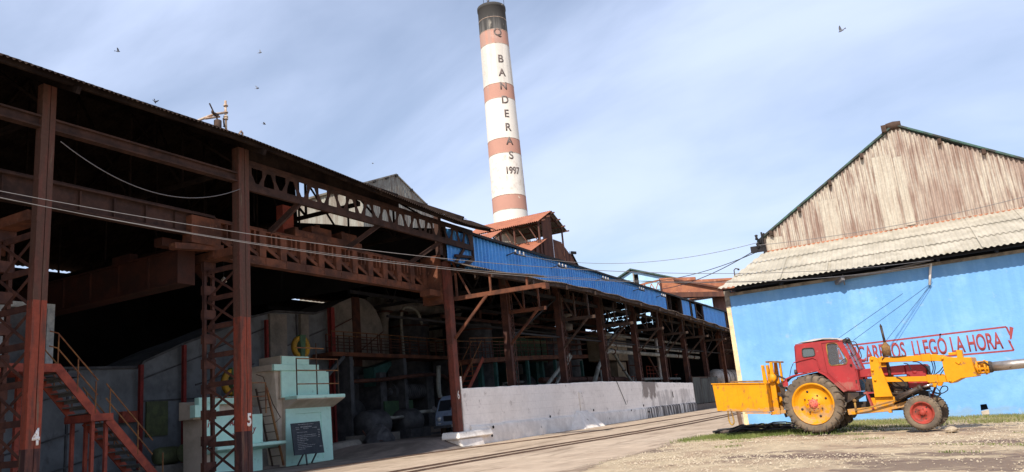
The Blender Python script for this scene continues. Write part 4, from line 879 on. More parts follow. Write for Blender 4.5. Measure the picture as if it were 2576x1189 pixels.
# cables
def cable(pts, r, m_, label, group=None): o = MB().tube(pts, r, 5).build('power_cable', m_, tag=(label, 'cable', group, None)); return o
cable(catenary((-19.6, 5.2, 8.0), (.8, 32.1, 5.45), 1.42, 48), .009, Mcable, 'topmost of the grey cables sagging from the first mill columns to the blue building', 'cables across the mill front')
cable(catenary((-19.6, 5.2, 7.97), (.75, 32.1, 5.3), 1.62, 48), .009, Mcable, 'middle grey cable of those sagging from the first mill columns to the blue building', 'cables across the mill front')
cable(catenary((-19.6, 5.2, 7.9), (.7, 32.3, 5.25), 1.5, 48), .006, Mcable, 'lowest thin cable crossing in front of columns 4 and 5', 'cables across the mill front')
cable(catenary((-19.85, 12.0, 9.75), (-19.8, 18.3, 9.75), .85), .014, Mcable, 'slack cable swagged between the tops of columns 4 and 5')
cable(catenary((-19.6, 38.6, 10.2), (-5.9, 36.5, 8.05), .75, 30), .012, Mcable, 'upper thin cable from the blue clerestory to the corner insulators of the gable')
cable(catenary((-19.6, 60.3, 10.25), (-6.0, 36.5, 7.75), .6, 30), .022, Mcabled, 'upper of two dark cables rising to the left gable corner')
cable(catenary((-19.6, 52, 10.25), (-6.1, 36.5, 7.6), .7, 30), .018, Mcabled, 'lower of two dark cables rising to the left gable corner')
cable(catenary((-5.9, 36.4, 7.9), (15, 36.3, 9.8), .9, 30), .013, Mcable, 'thin cable strung across the rusty gable')
for k in range(3): cable(catenary((-19.6, 60.1 + .5 * k, 10.4), (-19.6, 38.4 + .5 * k, 10.42), .12, 16), .012, Mcabled, ('outermost', 'middle', 'innermost')[k] + ' line strung along the blue clerestory insulators', 'lines along the clerestory')
for k, (x0, z0, x1, z1) in enumerate(((-.35, 4.45, -3.1, 2.95), (.55, 4.62, -2.4, 2.9), (.62, 4.6, -1.3, 2.7))):
    cable([(x0, 32.89, z0), (x1, 32.89, z1)], .0045, Mcabled, ('left', 'middle', 'right')[k] + ' of the three thin guy wires slanting down the blue wall above the tractor', 'guy wires on the blue wall')

# birds
BS = .8
bd = thing('flying_bird', 'dark flying bird, lowest of the three in a column left of the chimney', 'bird', (-24.4, 24, 15.1), (rad(20), rad(15), .6), group='birds in flight')
mb = MB(); mb.lathe([(0, -.13), (.025, -.1), (.04, -.02), (.035, .05), (.02, .09), (.0, .12)], axis='X', n=8); mb.prism([(-.12, -.015, 0), (-.2, -.04, .01), (-.2, .04, .01), (-.12, .015, 0)], (0, 0, .006)); mb.build('body', Mbird, bd, own=True)
for s in (-1, 1):
    mb = MB(); mb.prism([(.06, s * .02, .01), (-.05, s * .02, .01), (-.05, s * .1, .07), (-.06, s * .2, .12), (.0, s * .16, .11), (.05, s * .08, .06)], (0, 0, .006)); mb.build('wing', Mbird, bd, own=True)
for loc, rot, lb in (((-22.72, 22, 15.66), (rad(40), rad(-20), 1.2), 'dark bird flying left of the chimney, between two others in a column'), ((-22.52, 22, 17.25), (rad(60), 0, .2), 'dark bird high in the sky, topmost of the column of three left of the chimney'),
                     ((-23.92, 18, 14.06), (rad(10), rad(30), 2.2), 'dark bird close above the roof edge between columns 4 and 5'), ((-26.21, 18, 16.89), (rad(-10), 0, .9), 'dark bird gliding high at the far left of the sky'),
                     ((-.41, 22, 10.89), (rad(15), rad(10), 2.9), 'lone dark bird in the sky above the blue building'), ((-38.34, 50, 23.08), (rad(30), 0, .4), 'tiny distant bird between the shed roof and the chimney')):
    copy_thing(bd, loc, rot, lb)

bd.scale = (.68, .68, .68)
for o_ in [q for q in C.objects if q.name.startswith('flying_bird')]: o_.scale = (.68, .68, .68)

# ================================================================== inside the mill
cc = thing('cane_carrier_casing', 'long grey blue steel casing with rising top and riveted seams deep in the mill', 'conveyor casing', (-29.5, 22, 0))
mb = MB(); poly = [(4, 0), (4, 4.5), (16, 4.56), (21.6, 4.67), (21.77, 4.91), (23.85, 5.78), (25.3, 6.27), (27.75, 7.2), (29.4, 7.64), (32.4, 7.72), (33.45, 8.03), (33.45, 0)]
mb.prism([(-29.5, y, z) for y, z in poly], (-3, 0, 0)); mb.build('side_panels', Mpanel, cc)
mb = MB()
for a, b in (((21.8, 4.19), (25.3, 5.39)), ((25.3, 5.5), (29.3, 6.9)), ((21.8, 3.25), (24.9, 3.3)), ((14, 2.6), (18, 3.5)), ((15, 1.2), (19, 2.2)), ((29.5, 5.6), (33.3, 6.9)), ((16, .3), (20, 1.2)), ((24.5, 3.9), (28, 4.9))): mb.bar((-29.46, a[0], a[1]), (-29.46, b[0], b[1]), .06, .06)
for y, z in ((12, 4.5), (18.5, 4.6), (24.9, 6.0), (27.7, 7.1), (31, 7.6)): mb.box(-29.5, -29.44, y, y + .08, 0, z)
for a, b in zip(poly[1:-2], poly[2:-1]): mb.bar((-29.42, a[0], a[1]), (-29.42, b[0], b[1] ), .16, .1)
mb.build('seam_angles', Mmach, cc)
mb = MB(); mb.box(-29.48, -29.4, 21.95, 23.0, 1.77, 3.22); mb.build('hatch', Mhatch, cc)
mb = MB(); mb.box(-29.45, -29.2, 20.7, 21.4, 2.4, 2.85); mb.build('junction_box', Mstairred, cc)
mb = MB(); mb.box(-29.5, -29.35, 29.0, 30.2, 3.6, 7.5); mb.box(-29.5, -29.3, 31.2, 31.8, 3.9, 7.6); build_each(mb, 'stiffener', Mcasing, cc)
for i, (y, z, lb) in enumerate(((21.5, 4.75, 'short red post in front of the grey casing, next to the olive hatch'), (23.65, 5.65, 'tall bright red post right of the olive hatch, left of the mint blocks'), (28.6, 7.1, 'red post rising behind the tall mint block'), (33.5, 8.1, 'thick red post at the right edge of the tall mint block'))):
    p_ = thing('red_post', lb, 'post', (-29.2, y, 0), group='red posts along the casing')
    MB().ibeam((-29.2, y, 0), (-29.2, y, z), .3 if i == 3 else .15, .28 if i == 3 else .16, .03, up=(1, 0, 0)).build('shaft', Mpost, p_)
    MB().box(-29.45, -28.95, y - .25, y + .25, 0, .1).build('foot', Mfloor, p_)
hd = thing('turbine_hood', 'big grey curved sheet metal hood behind the catwalk', 'machine hood', (-30.5, 36.5, 0))
arc = [(34.0, 4.9), (34.0, 8.1), (35.2, 8.65), (36.3, 9.05), (37.2, 9.1)] + [(37.2 + 2.15 * math.sin(t), 6.5 + 2.6 * math.cos(t)) for t in np.linspace(.2, 1.57, 8)] + [(39.35, 4.9)]
mb = MB(); mb.prism([(-30, y, z) for y, z in arc], (-3, 0, 0)); mb.build('casing', Mcasing, hd)
mb = MB(); mb.box(-30, -29.94, 36.3, 37.0, 4.9, 9.1); mb.bar((-29.96, 34.1, 6.9), (-29.96, 36.6, 7.9), .04, .06); mb.bar((-29.96, 37.0, 5.9), (-29.96, 39.2, 7.1), .04, .06); mb.build('strap', Mlat, hd)
mb = MB(); mb.box(-33, -30.2, 34.2, 39.2, .5, 4.9); mb.build('base', Mmach, hd)

def block(name, label, loc): return thing(name, label, 'mill bearing block', loc)
a_ = block('mint_block', 'low stepped mint and tan concrete mill block with a slogan, behind column 5', (-24.6, 22.3, 0))
mb = MB()
mb.prism([(-24.63, 20.9, 0), (-25.7, 20.8, 0), (-25.75, 20.8, 2.5), (-24.63, 20.9, 2.3)], (0, 2.3, 0)); mb.prism([(-24.8, 20.5, 2.2), (-25.6, 20.5, 2.2), (-25.6, 20.5, 2.9), (-24.8, 20.5, 2.75)], (0, 2.6, 0)); mb.build('body', Mtan, a_, bevel=.02)
mb = MB(); mb.box(-24.64, -24.6, 20.9, 23.8, 1.1, 2.26); mb.box(-24.8, -24.5, 20.35, 21.5, 2.26, 2.72); mb.box(-24.85, -24.6, 20.6, 22.9, 2.72, 3.0); mb.box(-26, -24.64, 23.15, 23.8, .0, 2.26); mb.box(-24.64, -24.55, 21.2, 23.2, 0, .9); mb.build('mint_face', Mmint, a_, bevel=.012)
mb = MB(); mb.prism([(-24.6, 20.95, .85), (-24.0, 20.95, .98), (-24.0, 20.95, 1.1), (-24.6, 20.95, 1.12)], (0, 3.6, 0)); mb.build('ledge', Mmint, a_, bevel=.02)
for s_, y, z, sz in (('¡C', 21.12, 1.86, .36), ('AL', 22.2, 1.82, .3), ('ien', 22.28, 1.36, .24), ('y', 23.3, 1.5, .34)):
    t = text_mb(s_, (-24.595, y, z), (0, 1, 0), (0, 0, 1), sz, .8, .01, .004)
    for q in t.bm.verts: q.co.y += (q.co.z - z) * .25
    t.build('red_lettering', Mletter, a_)
mb = MB()
for z in (3.5, 2.95): mb.bar((-24.3, 20.9, z), (-24.3, 23.7, z), .04, .04)
for y in (20.9, 22.3, 23.7): mb.bar((-24.3, y, 2.26), (-24.3, y, 3.5), .04, .04)
mb.build('guard_rail', Mrailyel, a_)
b_ = block('mint_block', 'tall stepped mint and tan mill block with ledge and niche behind the blackboard', (-24.6, 26.5, 0))
mb = MB()
mb.box(-26.1, -24.62, 25.08, 27.95, -.1, 2.85); mb.box(-26.05, -24.62, 24.85, 27.7, 2.85, 4.05); mb.box(-26.2, -24.62, 24.38, 27.1, 4.05, 4.3); mb.box(-25.9, -24.62, 24.9, 26.55, 4.3, 4.68)
mb.hexa([(-26.1, 24.6, 0), (-24.9, 25.09, 0), (-24.9, 25.2, 0), (-26.1, 25.2, 0)], [(-26.1, 24.3, 4.05), (-24.7, 24.6, 4.05), (-24.7, 25.2, 4.05), (-26.1, 25.2, 4.05)])
mb.build('body', Mtan, b_)
mb = MB(); mb.plate([(25.06, 0), (28.0, .02), (27.95, 2.42), (25.1, 2.40)], [[(25.75, .12), (27.35, .14), (27.28, 2.18), (25.68, 2.16)]], ((-24.62, 0, 0), (0, 1, 0), (0, 0, 1)), .05)
mb.box(-24.9, -24.61, 25.6, 27.4, .06, 2.25)
mb.box(-24.65, -24.57, 24.88, 27.72, 2.88, 4.03); mb.box(-24.75, -24.5, 24.40, 27.17, 4.03, 4.3); mb.box(-24.7, -24.56, 24.93, 26.6, 4.3, 4.66); mb.box(-25.4, -24.66, 27.7, 27.98, .1, 4.0)
mb.build('mint_face', Mmint, b_, bevel=.01)
mb = MB(); mb.prism([(-24.62, 25.1, 2.38), (-23.9, 25.1, 2.74), (-23.9, 25.1, 2.78), (-24.62, 25.1, 2.78)], (0, 3.05, 0)); mb.build('ledge_soffit', Mtan, b_)
mb = MB(); mb.box(-24.62, -23.88, 25.08, 28.2, 2.76, 2.92); mb.build('ledge', Mmint, b_, bevel=.03)
mb = MB()
for z, y0, y1 in ((4.97, 25.2, 26.95), (4.5, 25.2, 27.85), (3.99, 25.2, 27.88), (3.4, 25.2, 27.88)): mb.bar((-24.0, y0, z), (-24.0, y1, z), .045, .045)
mb.build('guard_rail', Mrailyel, b_)
mb = MB()
for y, z in ((25.2, 4.5), (26.45, 5.2), (27.87, 4.5)): mb.bar((-24.0, y, 2.9), (-24.0, y, z), .04, .04)
build_each(mb, 'rail_post', Mtimber, b_)
def wheel_(label, y, z, r):
    w_ = thing('flywheel', label, 'hand wheel', (-25.2, y, z))
    MB().lathe([(r * .62, -.08), (r, -.1), (r, .1), (r * .62, .08), (r * .62, -.08)], (-25.2, y, z), axis='X', n=24).build('rim', Myel, w_)
    m_ = MB(); m_.lathe([(.02, -.16), (.14, -.14), (.14, .14), (.02, .16)], (-25.2, y, z), axis='X', n=12)
    m_.hexa([(-25.05, y - .12, z - r), (-25.3, y - .12, z - r), (-25.3, y + .1, z - r), (-25.05, y + .1, z - r)], [(-25.05, y - .16, z + r * 1.05), (-25.3, y - .16, z + r * 1.05), (-25.3, y + .2, z + r * 1.05), (-25.05, y + .2, z + r * 1.05)])
    m_.build('bracket', Mgreen, w_); MB().box(-25.5, -25.2, y - .1, y + .1, z - r - .5, z - r).build('pedestal', Mgreen, w_)
wheel_('yellow wheel with green bracket above the tall mint block', 26.77, 5.18, .52); wheel_('yellow wheel half hidden by the lattice behind column 5', 22.8, 3.62, .55)
bk = thing('blackboard', 'dark blackboard on legs with chalk lists standing before the tall mint block', 'blackboard', (-23.5, 25.3, 0))
mb = MB(); mb.hexa([(-23.55, 24.45, .46), (-23.5, 24.45, .46), (-23.5, 26.22, .43), (-23.55, 26.22, .43)], [(-23.63, 24.37, 1.75), (-23.58, 24.37, 1.75), (-23.58, 26.08, 1.77), (-23.63, 26.08, 1.77)]); mb.build('board', Mboard, bk)
mb = MB(); mb.bar((-23.5, 25.15, 0), (-23.56, 25.15, .5), .05, .05); mb.bar((-23.9, 25.0, 0), (-23.58, 25.05, .5), .05, .05); mb.bar((-23.9, 25.85, .05), (-23.58, 25.85, .5), .05, .05); build_each(mb, 'leg', Mmach, bk)
rn = random.Random(11); mb = MB()
def scr(y0, y1, z, h=.022):      # a line of illegible chalk marks
    y = y0
    while y < y1:
        l_ = rn.uniform(.015, .05); k = (z - .45) / 1.3; x = -23.494 - .08 * k
        mb.bar((x, y, z + rn.uniform(-h, h) / 2), (x - .0, min(y + l_, y1), z + rn.uniform(-h, h) / 2), .006, .010, up=(1, 0, 0)); mb.bar((x, y, z - h / 2), (x, y + .01, z + h / 2), .008, .006, up=(1, 0, 0)); y += l_ + (.02 if rn.random() < .25 else .0)
scr(24.75, 25.65, 1.68); scr(24.6, 24.8, 1.57); scr(24.9, 25.55, 1.58, .05); scr(24.62, 24.8, 1.50); scr(25.05, 25.35, 1.51); scr(25.6, 25.85, 1.52)
scr(24.65, 25.25, 1.36); scr(25.9, 26.02, 1.42, .04)
for i in range(9): scr(24.66, rn.uniform(25.0, 25.85), 1.24 - i * .07); 
for i in range(4): scr(25.93, 26.0, 1.34 - i * .07, .03)
scr(25.95, 26.12, .72, .04)
mb.build('chalk_writing', Mchalk, bk)
ld = thing('ladder', 'rusty pipe ladder leaning between the two mint blocks', 'ladder', (-24.3, 24.2, 0))
MB().bar((-24.3, 23.75, 3.3), (-24.3, 24.62, .1), .07, .07).build('stringer', Mrailyel, ld)
MB().tube([(-24.4, 23.3, 3.85), (-24.35, 23.62, 3.75), (-24.3, 24.1, 2.6), (-24.3, 24.5, 2.05), (-24.3, 24.2, 1.86)], .02, 6).build('handrail', Mtimber, ld)
mb = MB()
for i in range(9): z = .5 + i * .33; y = 24.62 - (z - .1) * .27; mb.bar((-24.32, y, z), (-24.8, y - .1, z), .03, .03)
mb.bar((-24.8, 23.65, 3.3), (-24.8, 24.5, .1), .06, .06); mb.build('rungs', Mtimber, ld)
sw = thing('brick_infill_wall', 'low dusty block wall filling the gap between the mint blocks', 'wall', (-25.6, 24.3, 0)); MB().box(-26, -25.4, 23.8, 24.9, 0, 2.6).build('blocks', Mcasing, sw); MB().box(-25.4, -24.9, 23.75, 25.0, 0, .12).build('kerb', Mfloor, sw)

# stairs with landing and upper platform
sf = thing('steel_stairs', 'red steel staircase with ochre handrails and a mid landing behind column 4', 'staircase', (-23.5, 15, 0))
P0, P1, P2, P3 = (14.08, 3.95), (15.42, 2.42), (15.8, 2.3), (17.9, .0)
mb = MB()
for x in (-23.0, -24.15):
    mb.bar((x, P0[0], P0[1]), (x, P1[0], P1[1]), .05, .26); mb.bar((x, P2[0], P2[1]), (x, P3[0], P3[1]), .05, .26)
build_each(mb, 'stringer', Mstairred, sf)
mb = MB()
for (a, b), n in (((P0, P1), 7), ((P2, P3), 10)):
    for i in range(n): t = (i + .5) / n; y = a[0] + (b[0] - a[0]) * t; z = a[1] + (b[1] - a[1]) * t; mb.box(-24.12, -23.03, y - .13, y + .13, z, z + .035); mb.box(-24.12, -23.03, y + .115, y + .13, z - .09, z)
mb.build('treads', Mtread, sf)
mb = MB(); mb.box(-24.3, -22.95, 15.2, 15.95, 2.28, 2.5); mb.box(-24.6, -22.9, 8, 14.1, 3.78, 4.02); build_each(mb, 'landing', Mstairred, sf)
mb = MB()
for y in (15.35, 15.8):
    for x in (-23.1, -24.1): mb.bar((x, y, 0), (x, y, 2.3), .1, .1)
for y in (9, 13.8): mb.bar((-24.4, y, 0), (-24.4, y, 3.8), .14, .14)
build_each(mb, 'support_post', Mstairred, sf)
mb = MB()
for x in (-22.98, -24.17):
    for dz in (.55, 1.0): mb.tube([(x, P0[0] - .25, P0[1] + dz + .05), (x, P0[0], P0[1] + dz), (x, P1[0], P1[1] + dz + .1)], .022, 6); mb.tube([(x, P2[0] - .1, P2[1] + dz + .12), (x, P2[0], P2[1] + dz), (x, P3[0] - .5, P3[1] + dz + .55)], .022, 6)
    for a, b in ((P0, P1), (P2, P3)):
        for t in (.02, .5, .95): y = a[0] + (b[0] - a[0]) * t; z = a[1] + (b[1] - a[1]) * t; mb.bar((x, y, z), (x, y, z + 1.0), .03, .03)
build_each(mb, 'handrail', Mrailyel, sf)
bo = thing('control_booth', 'small booth with a white framed opening on the upper landing', 'booth', (-26.5, 14.8, 4))
MB().plate([(13.9, 4.0), (15.75, 4.0), (15.75, 6.4), (13.9, 6.4)], [[(14.15, 4.1), (15.5, 4.1), (15.5, 6.22), (14.15, 6.22)]], ((-26, 0, 0), (0, 1, 0), (0, 0, 1)), .06).build('door_frame', Mboothf, bo)
MB().box(-28.5, -26.1, 13.9, 15.75, 3.9, 6.4).build('walls', Mmach, bo); MB().box(-29, -24.6, 10, 16, 3.8, 3.95).build('platform', Mmach, bo)
mo = thing('electric_motor', 'greasy olive electric motor on a low plinth by the casing', 'motor', (-27, 21.2, 0))
MB().lathe([(.0, -.5), (.3, -.48), (.34, -.35), (.34, .35), (.3, .5), (0, .52)], (-27, 21.1, .95), axis='Y', n=16).build('housing', Mhatch, mo)
MB().lathe([(.05, -.06), (.36, -.06), (.36, .04), (.05, .06)], (-26.6, 21.6, .98), axis='X', n=16).build('pulley', Mhatch, mo); MB().box(-27.5, -26.5, 20.2, 21.9, 0, .6).build('plinth', Mcasing, mo)

# catwalks
def rail_run(mbp, mbt, pts, h=1.1, step=1.0, x=None):
    for (x0, y0, z0), (x1, y1, z1) in zip(pts, pts[1:]):
        n = max(1, round(math.dist((x0, y0), (x1, y1)) / step))
        for dz, q in ((h, mbt), (h * .66, mbp), (h * .33, mbp)): q.bar((x0, y0, z0 + dz), (x1, y1, z1 + dz), .045, .045)
        for i in range(n + 1): t = i / n; mbp.bar((x0 + (x1-x0)*t, y0 + (y1-y0)*t, z0), (x0 + (x1-x0)*t, y0 + (y1-y0)*t, z0 + h), .045, .045)
c1 = thing('catwalk', 'rusty catwalk with ochre topped railing crossing below the curved hood', 'catwalk', (-28, 38, 5.3))
a, b = MB(), MB(); rail_run(a, b, [(-28, 32.1, 5.45), (-28, 36.1, 5.45)]); rail_run(a, b, [(-28, 36.3, 5.45), (-28, 45, 5.4)]); rail_run(a, b, [(-29.2, 33, 5.45), (-29.2, 45, 5.4)]); a.build('rail_posts', Mlat, c1); b.build('top_rail', Mrailyel, c1)
MB().box(-29.3, -27.9, 32, 45, 5.2, 5.42).build('deck', Mgird, c1)
mb = MB()
for y in (33.5, 38.5, 43.5): mb.box(-29.2, -28, y, y + .3, .5, 5.2); 
mb.bar((-28, 31.4, 4.0), (-28, 33, 5.2), .2, .2); build_each(mb, 'support', Mmach, c1)
c2 = thing('catwalk', 'rusty catwalk with ochre topped railing and stairs above the white block wall', 'catwalk', (-24, 48, 5))
run = [(-24, 39.8, 4.72), (-24, 44.4, 4.95), (-24, 49.6, 5.15), (-24, 58, 5.38)]
a, b = MB(), MB(); rail_run(a, b, run[:2], 1.25); rail_run(a, b, run[1:3], 1.3); rail_run(a, b, run[2:], 1.3); rail_run(a, b, [(-25.6, 40, 4.8), (-25.6, 58, 5.38)], 1.2); rail_run(a, b, [(-24, 58, 5.38), (-25.6, 58, 5.38)], 1.3); a.build('rail_posts', Mlat, c2); b.build('top_rail', Mrailyel, c2)
mb = MB()
for p, q in zip(run, run[1:]): mb.prism([(p[0] + .05, p[1], p[2] - .28), (q[0] + .05, q[1], q[2] - .28), (q[0] + .05, q[1], q[2]), (p[0] + .05, p[1], p[2])], (-1.7, 0, 0))
mb.build('deck', Mgird, c2)
mb = MB(); 
for x in (-23.95, -24.7): mb.bar((x, 41.2, 4.8), (x, 38.4, 2.2), .06, .24); 
for i in range(9): y = 41.1 - i * .31; z = 4.6 - i * .29; mb.box(-24.7, -23.95, y - .12, y + .12, z, z + .04)
mb.build('stair', Mstairred, c2)
mb = MB()
for x in (-23.95, -24.7): mb.bar((x, 41.2, 5.9), (x, 38.4, 3.2), .04, .04); mb.bar((x, 39.8, 3.5), (x, 39.8, 4.6), .04, .04); mb.bar((x, 38.5, 2.3), (x, 38.5, 3.3), .04, .04)
mb.build('stair_rail', Mrailyel, c2)
mb = MB(); mb.bar((-22.1, 50.2, 5.0), (-22.1, 45.6, 2.7), .12, .2); mb.bar((-22.6, 51.6, 5.0), (-22.6, 48.5, 3.0), .12, .16)
build_each(mb, 'brace', Mpipe, c2)
mb = MB()
for y in (43, 47.5, 52, 57): mb.box(-25.5, -25.2, y, y + .3, .5, 4.9); mb.box(-24.3, -24.1, y, y + .2, .5, 4.9)
build_each(mb, 'support', Mteal, c2)

# machines
rn = random.Random(21)
mm = thing('mill_rollers', 'dark greasy cane mill with grooved rollers and green guard under the first catwalk', 'milling machine', (-29.5, 40, .5))
MB().lathe([(.0, -1.9), (.25, -1.88), (.25, -1.6)] + [(.52 - .03 * (i % 2), -1.6 + i * .1) for i in range(33)] + [(.25, 1.65), (.25, 2.0), (0, 2.02)], (-29, 39.9, 3.25), axis='Y', n=20, smooth=False).build('roller', Mmach, mm)
MB().lathe([(.0, -1.9), (.25, -1.88), (.25, -1.6), (.5, -1.58), (.5, 1.6), (.25, 1.65), (.25, 2.0), (0, 2.02)], (-30.2, 39.9, 2.4), axis='Y', n=20).build('roller', Mmach, mm)
MB().box(-28.6, -28.5, 37.1, 39.95, 1.35, 2.7).build('guard_panel', Mgreen, mm)
mb = MB(); mb.box(-30.8, -28.6, 41.7, 42.5, .5, 4.4); mb.box(-30.8, -28.6, 36.9, 37.5, .5, 4.4); mb.box(-31, -28.4, 35.5, 44, .5, 1.05); mb.build('frame', Mmach, mm)
MB().prism([(-28.9, 36.77, 4.72), (-28.9, 38.94, 5.24), (-28.9, 37.0, 3.64), (-28.9, 36.77, 3.64)], (-.8, 0, 0)).build('chute', Mteal, mm)
mb = MB(); mb.box(-28.4, -28.35, 37.5, 43.8, .62, .98); mb.build('oily_plinth_face', Mfloor, mm)
for i in range(7):
    labels = ['dark pump set low in the gap right of the mint block', 'dark gear casing behind the red post right of the mint block', 'dark round gearbox under the catwalk near column 6', 'dark vertical vessel behind the catwalk stairs', 'dark teal gear housing behind the block wall', 'dark bulky pan under the second catwalk', 'dark tank base behind the middle of the block wall']
    spec = [(-27.4, 34.5, 1.0, 1.2), (-31, 36, 1.4, 2.2), (-27.2, 37.5, .9, 1.4), (-30, 46, 1.5, 4.2), (-27, 49, 1.3, 3.0), (-29, 54, 1.9, 3.6), (-27.5, 60.5, 1.6, 3.2)][i]
    x, y, r, h = spec; t = thing('process_machine', labels[i], 'machine', (x, y, .5))
    MB().box(x - r, x + r, y - r * 1.1, y + r * 1.1, .3, .5 + h * .35).build('base', Mmach if i % 3 else Mcasing, t)
    mb = MB(); mb.lathe([(0, -r * .9), (r * .7, -r * .88), (r * .8, -r * .6), (r * .8, r * .6), (r * .7, r * .88), (0, r * .9)], (x, y, .5 + h * .35 + r * .5), axis='X' if i % 2 else 'Y', n=18); mb.build('casing', Mteal if i in (4,) else Mmach, t)
    mb = MB(); mb.tube([(x, y, .5 + h * .5), (x, y, .5 + h), (x + .6, y + .9, .5 + h), (x + .6, y + 2.0, .5 + h)], .1, 8); mb.lathe([(.1, h + .2), (.22, h + .22), (.22, h + .34), (.1, h + .36)], (x, y, 0), n=10); mb.build('pipework', Mlat if i % 2 else Mpipe, t)
gb = thing('green_gear_housing', 'long green steel housing behind the second catwalk railing', 'machine housing', (-27, 54, 5))
MB().box(-28.6, -27, 50.5, 56.8, 5.1, 6.85).build('casing', Mgreen, gb); MB().box(-28.4, -27.2, 51, 52, 3, 5.1).build('leg', Mteal, gb); MB().box(-28.4, -27.2, 55, 56, 3, 5.1).build('leg', Mteal, gb)
tk = thing('round_vessel', 'huge dark round vessel in the gloom behind the second catwalk', 'tank', (-31, 53.5, 0))
MB().lathe([(0, -2), (1.4, -1.9), (2.0, -1.5), (2.1, 0), (2.0, 1.5), (0, 1.9)], (-31, 53.5, 6.7), axis='X', n=28).build('shell', Mmach, tk); MB().box(-32, -30, 52, 55, .5, 5).build('saddle', Mmach, tk)
tb = thing('tan_tank', 'boxy tan steel tank standing on a raised platform in the wing', 'tank', (-27, 70.5, 5))
MB().box(-28, -26, 67.8, 73.3, 5.35, 7.85).build('shell', Mtan2, tb, bevel=.05)
mb = MB(); mb.box(-25.98, -25.93, 70.4, 70.5, 5.4, 7.8); mb.box(-28.1, -25.9, 67.7, 73.4, 7.83, 7.9); mb.build('ribs', Mcasing, tb)
MB().box(-27.6, -26.2, 70.5, 73, 3.6, 5.2).build('lower_box', Mtan2, tb)
mb = MB(); mb.box(-28.2, -24.5, 66, 78, 3.3, 3.55)
for y in (66.5, 71, 77): mb.box(-25, -24.8, y, y + .25, .5, 3.3)
mb.build('platform', Mgird, tb)
mb = MB(); rail_run(mb, mb, [(-24.5, 74, 3.55), (-24.5, 78, 3.55)], 1.1); mb.build('railing', Mstairred, tb)
for k, (x, z, y0, y1, r, lb) in enumerate(((-22, 5.92, 57.3, 85.2, .09, 'upper thin grey pipe running along inside the wing'), (-22.2, 5.45, 57.2, 85.6, .17, 'thick lagged grey pipe running along inside the wing'), (-24, 7.2, 62, 88, .12, 'high pipe deep inside the wing'), (-24, 3.4, 49, 66, .2, 'low rusty pipe run behind the block wall'), (-23, 3.25, 66, 80, .12, 'pale low pipe near the tin gate'))):
    mb = MB(); p_ = [(x, y0, z - (.5 if k != 3 else 0)), (x, y0 + .3, z), (x, (y0 + y1) / 2, z + .03), (x, y1, z)] if k != 1 else [(x + .1, y0 - 3.2, 2.8), (x, y0 - 1.6, 4.2), (x, y0, z - .25), (x, y0 + 1, z), (x, y1, z)]
    pp = thing('steam_pipe', lb, 'pipe', (x, y0, z)); mb.tube(p_, r, 10); mb.build('run', [Mpipe, Mpipe, Mpipe, Mlat, Mpipe][k], pp)
    mb = MB()
    for y in np.arange(y0 + 2, y1, 6): mb.lathe([(r, -.05), (r * 1.4, -.05), (r * 1.4, .05), (r, .05)], (x, y, z), axis='Y', n=10)
    mb.build('flange', Mlat, pp)
ss = thing('steam_separator', 'upright rusty valve pipe with a flat cap beside the second catwalk', 'pipe', (-24.5, 56, 3)); MB().tube([(-24.3, 54.8, 2.5), (-24.3, 54.8, 7.2)], .2, 10).build('riser', Mlat, ss); MB().lathe([(.1, 7.2), (.45, 7.25), (.45, 7.7), (.1, 7.8), (.1, 8.3), (.5, 8.35), (.5, 8.5), (0, 8.6)], (-24.3, 55.2, 0), n=14).build('valve_head', Mcasing, ss)
for (x, y, r, z1, lb) in ((-27.6, 46.5, 1.25, 7.6, 'tall dark round vessel behind the first post of the wing'), (-28.2, 58.8, 1.5, 7.9, 'fat dark round vessel right of the green housing'), (-28.5, 64.2, 1.3, 7.2, 'dark round vessel left of the tan tank'), (-29, 79, 1.6, 7.6, 'dark round vessel far down the wing'), (-31.5, 44, 1.5, 8.2, 'dark round vessel rising above the first catwalk')):
    t = thing('process_vessel', lb, 'tank', (x, y, .5)); MB().lathe([(0, z1 + .5), (r * .5, z1 + .42), (r * .9, z1 + .15), (r, z1 - .1), (r, 2.2), (r * .6, 1.5), (0, 1.3)], (x, y, 0), n=28).build('shell', Mmach, t)
    mb = MB()
    for z in (2.6, (2.6 + z1) / 2, z1 - .4): mb.lathe([(r, z - .06), (r + .07, z - .05), (r + .07, z + .05), (r, z + .06)], (x, y, 0), n=28)
    build_each(mb, 'hoop', Mlat, t)
    for a in (.6, 2.2, 3.8, 5.4): MB().box(x + r * .8 * math.cos(a) - .12, x + r * .8 * math.cos(a) + .12, y + r * .8 * math.sin(a) - .12, y + r * .8 * math.sin(a) + .12, .5, 2.3).build('leg', Mlat, t)
    MB().tube([(x, y, z1 + .4), (x, y, z1 + .9), (x + .3, y + .8, z1 + 1.0), (x + .3, y + 3, z1 + 1.0)], .16, 10).build('vapour_pipe', Mlat, t)
rn = random.Random(77)
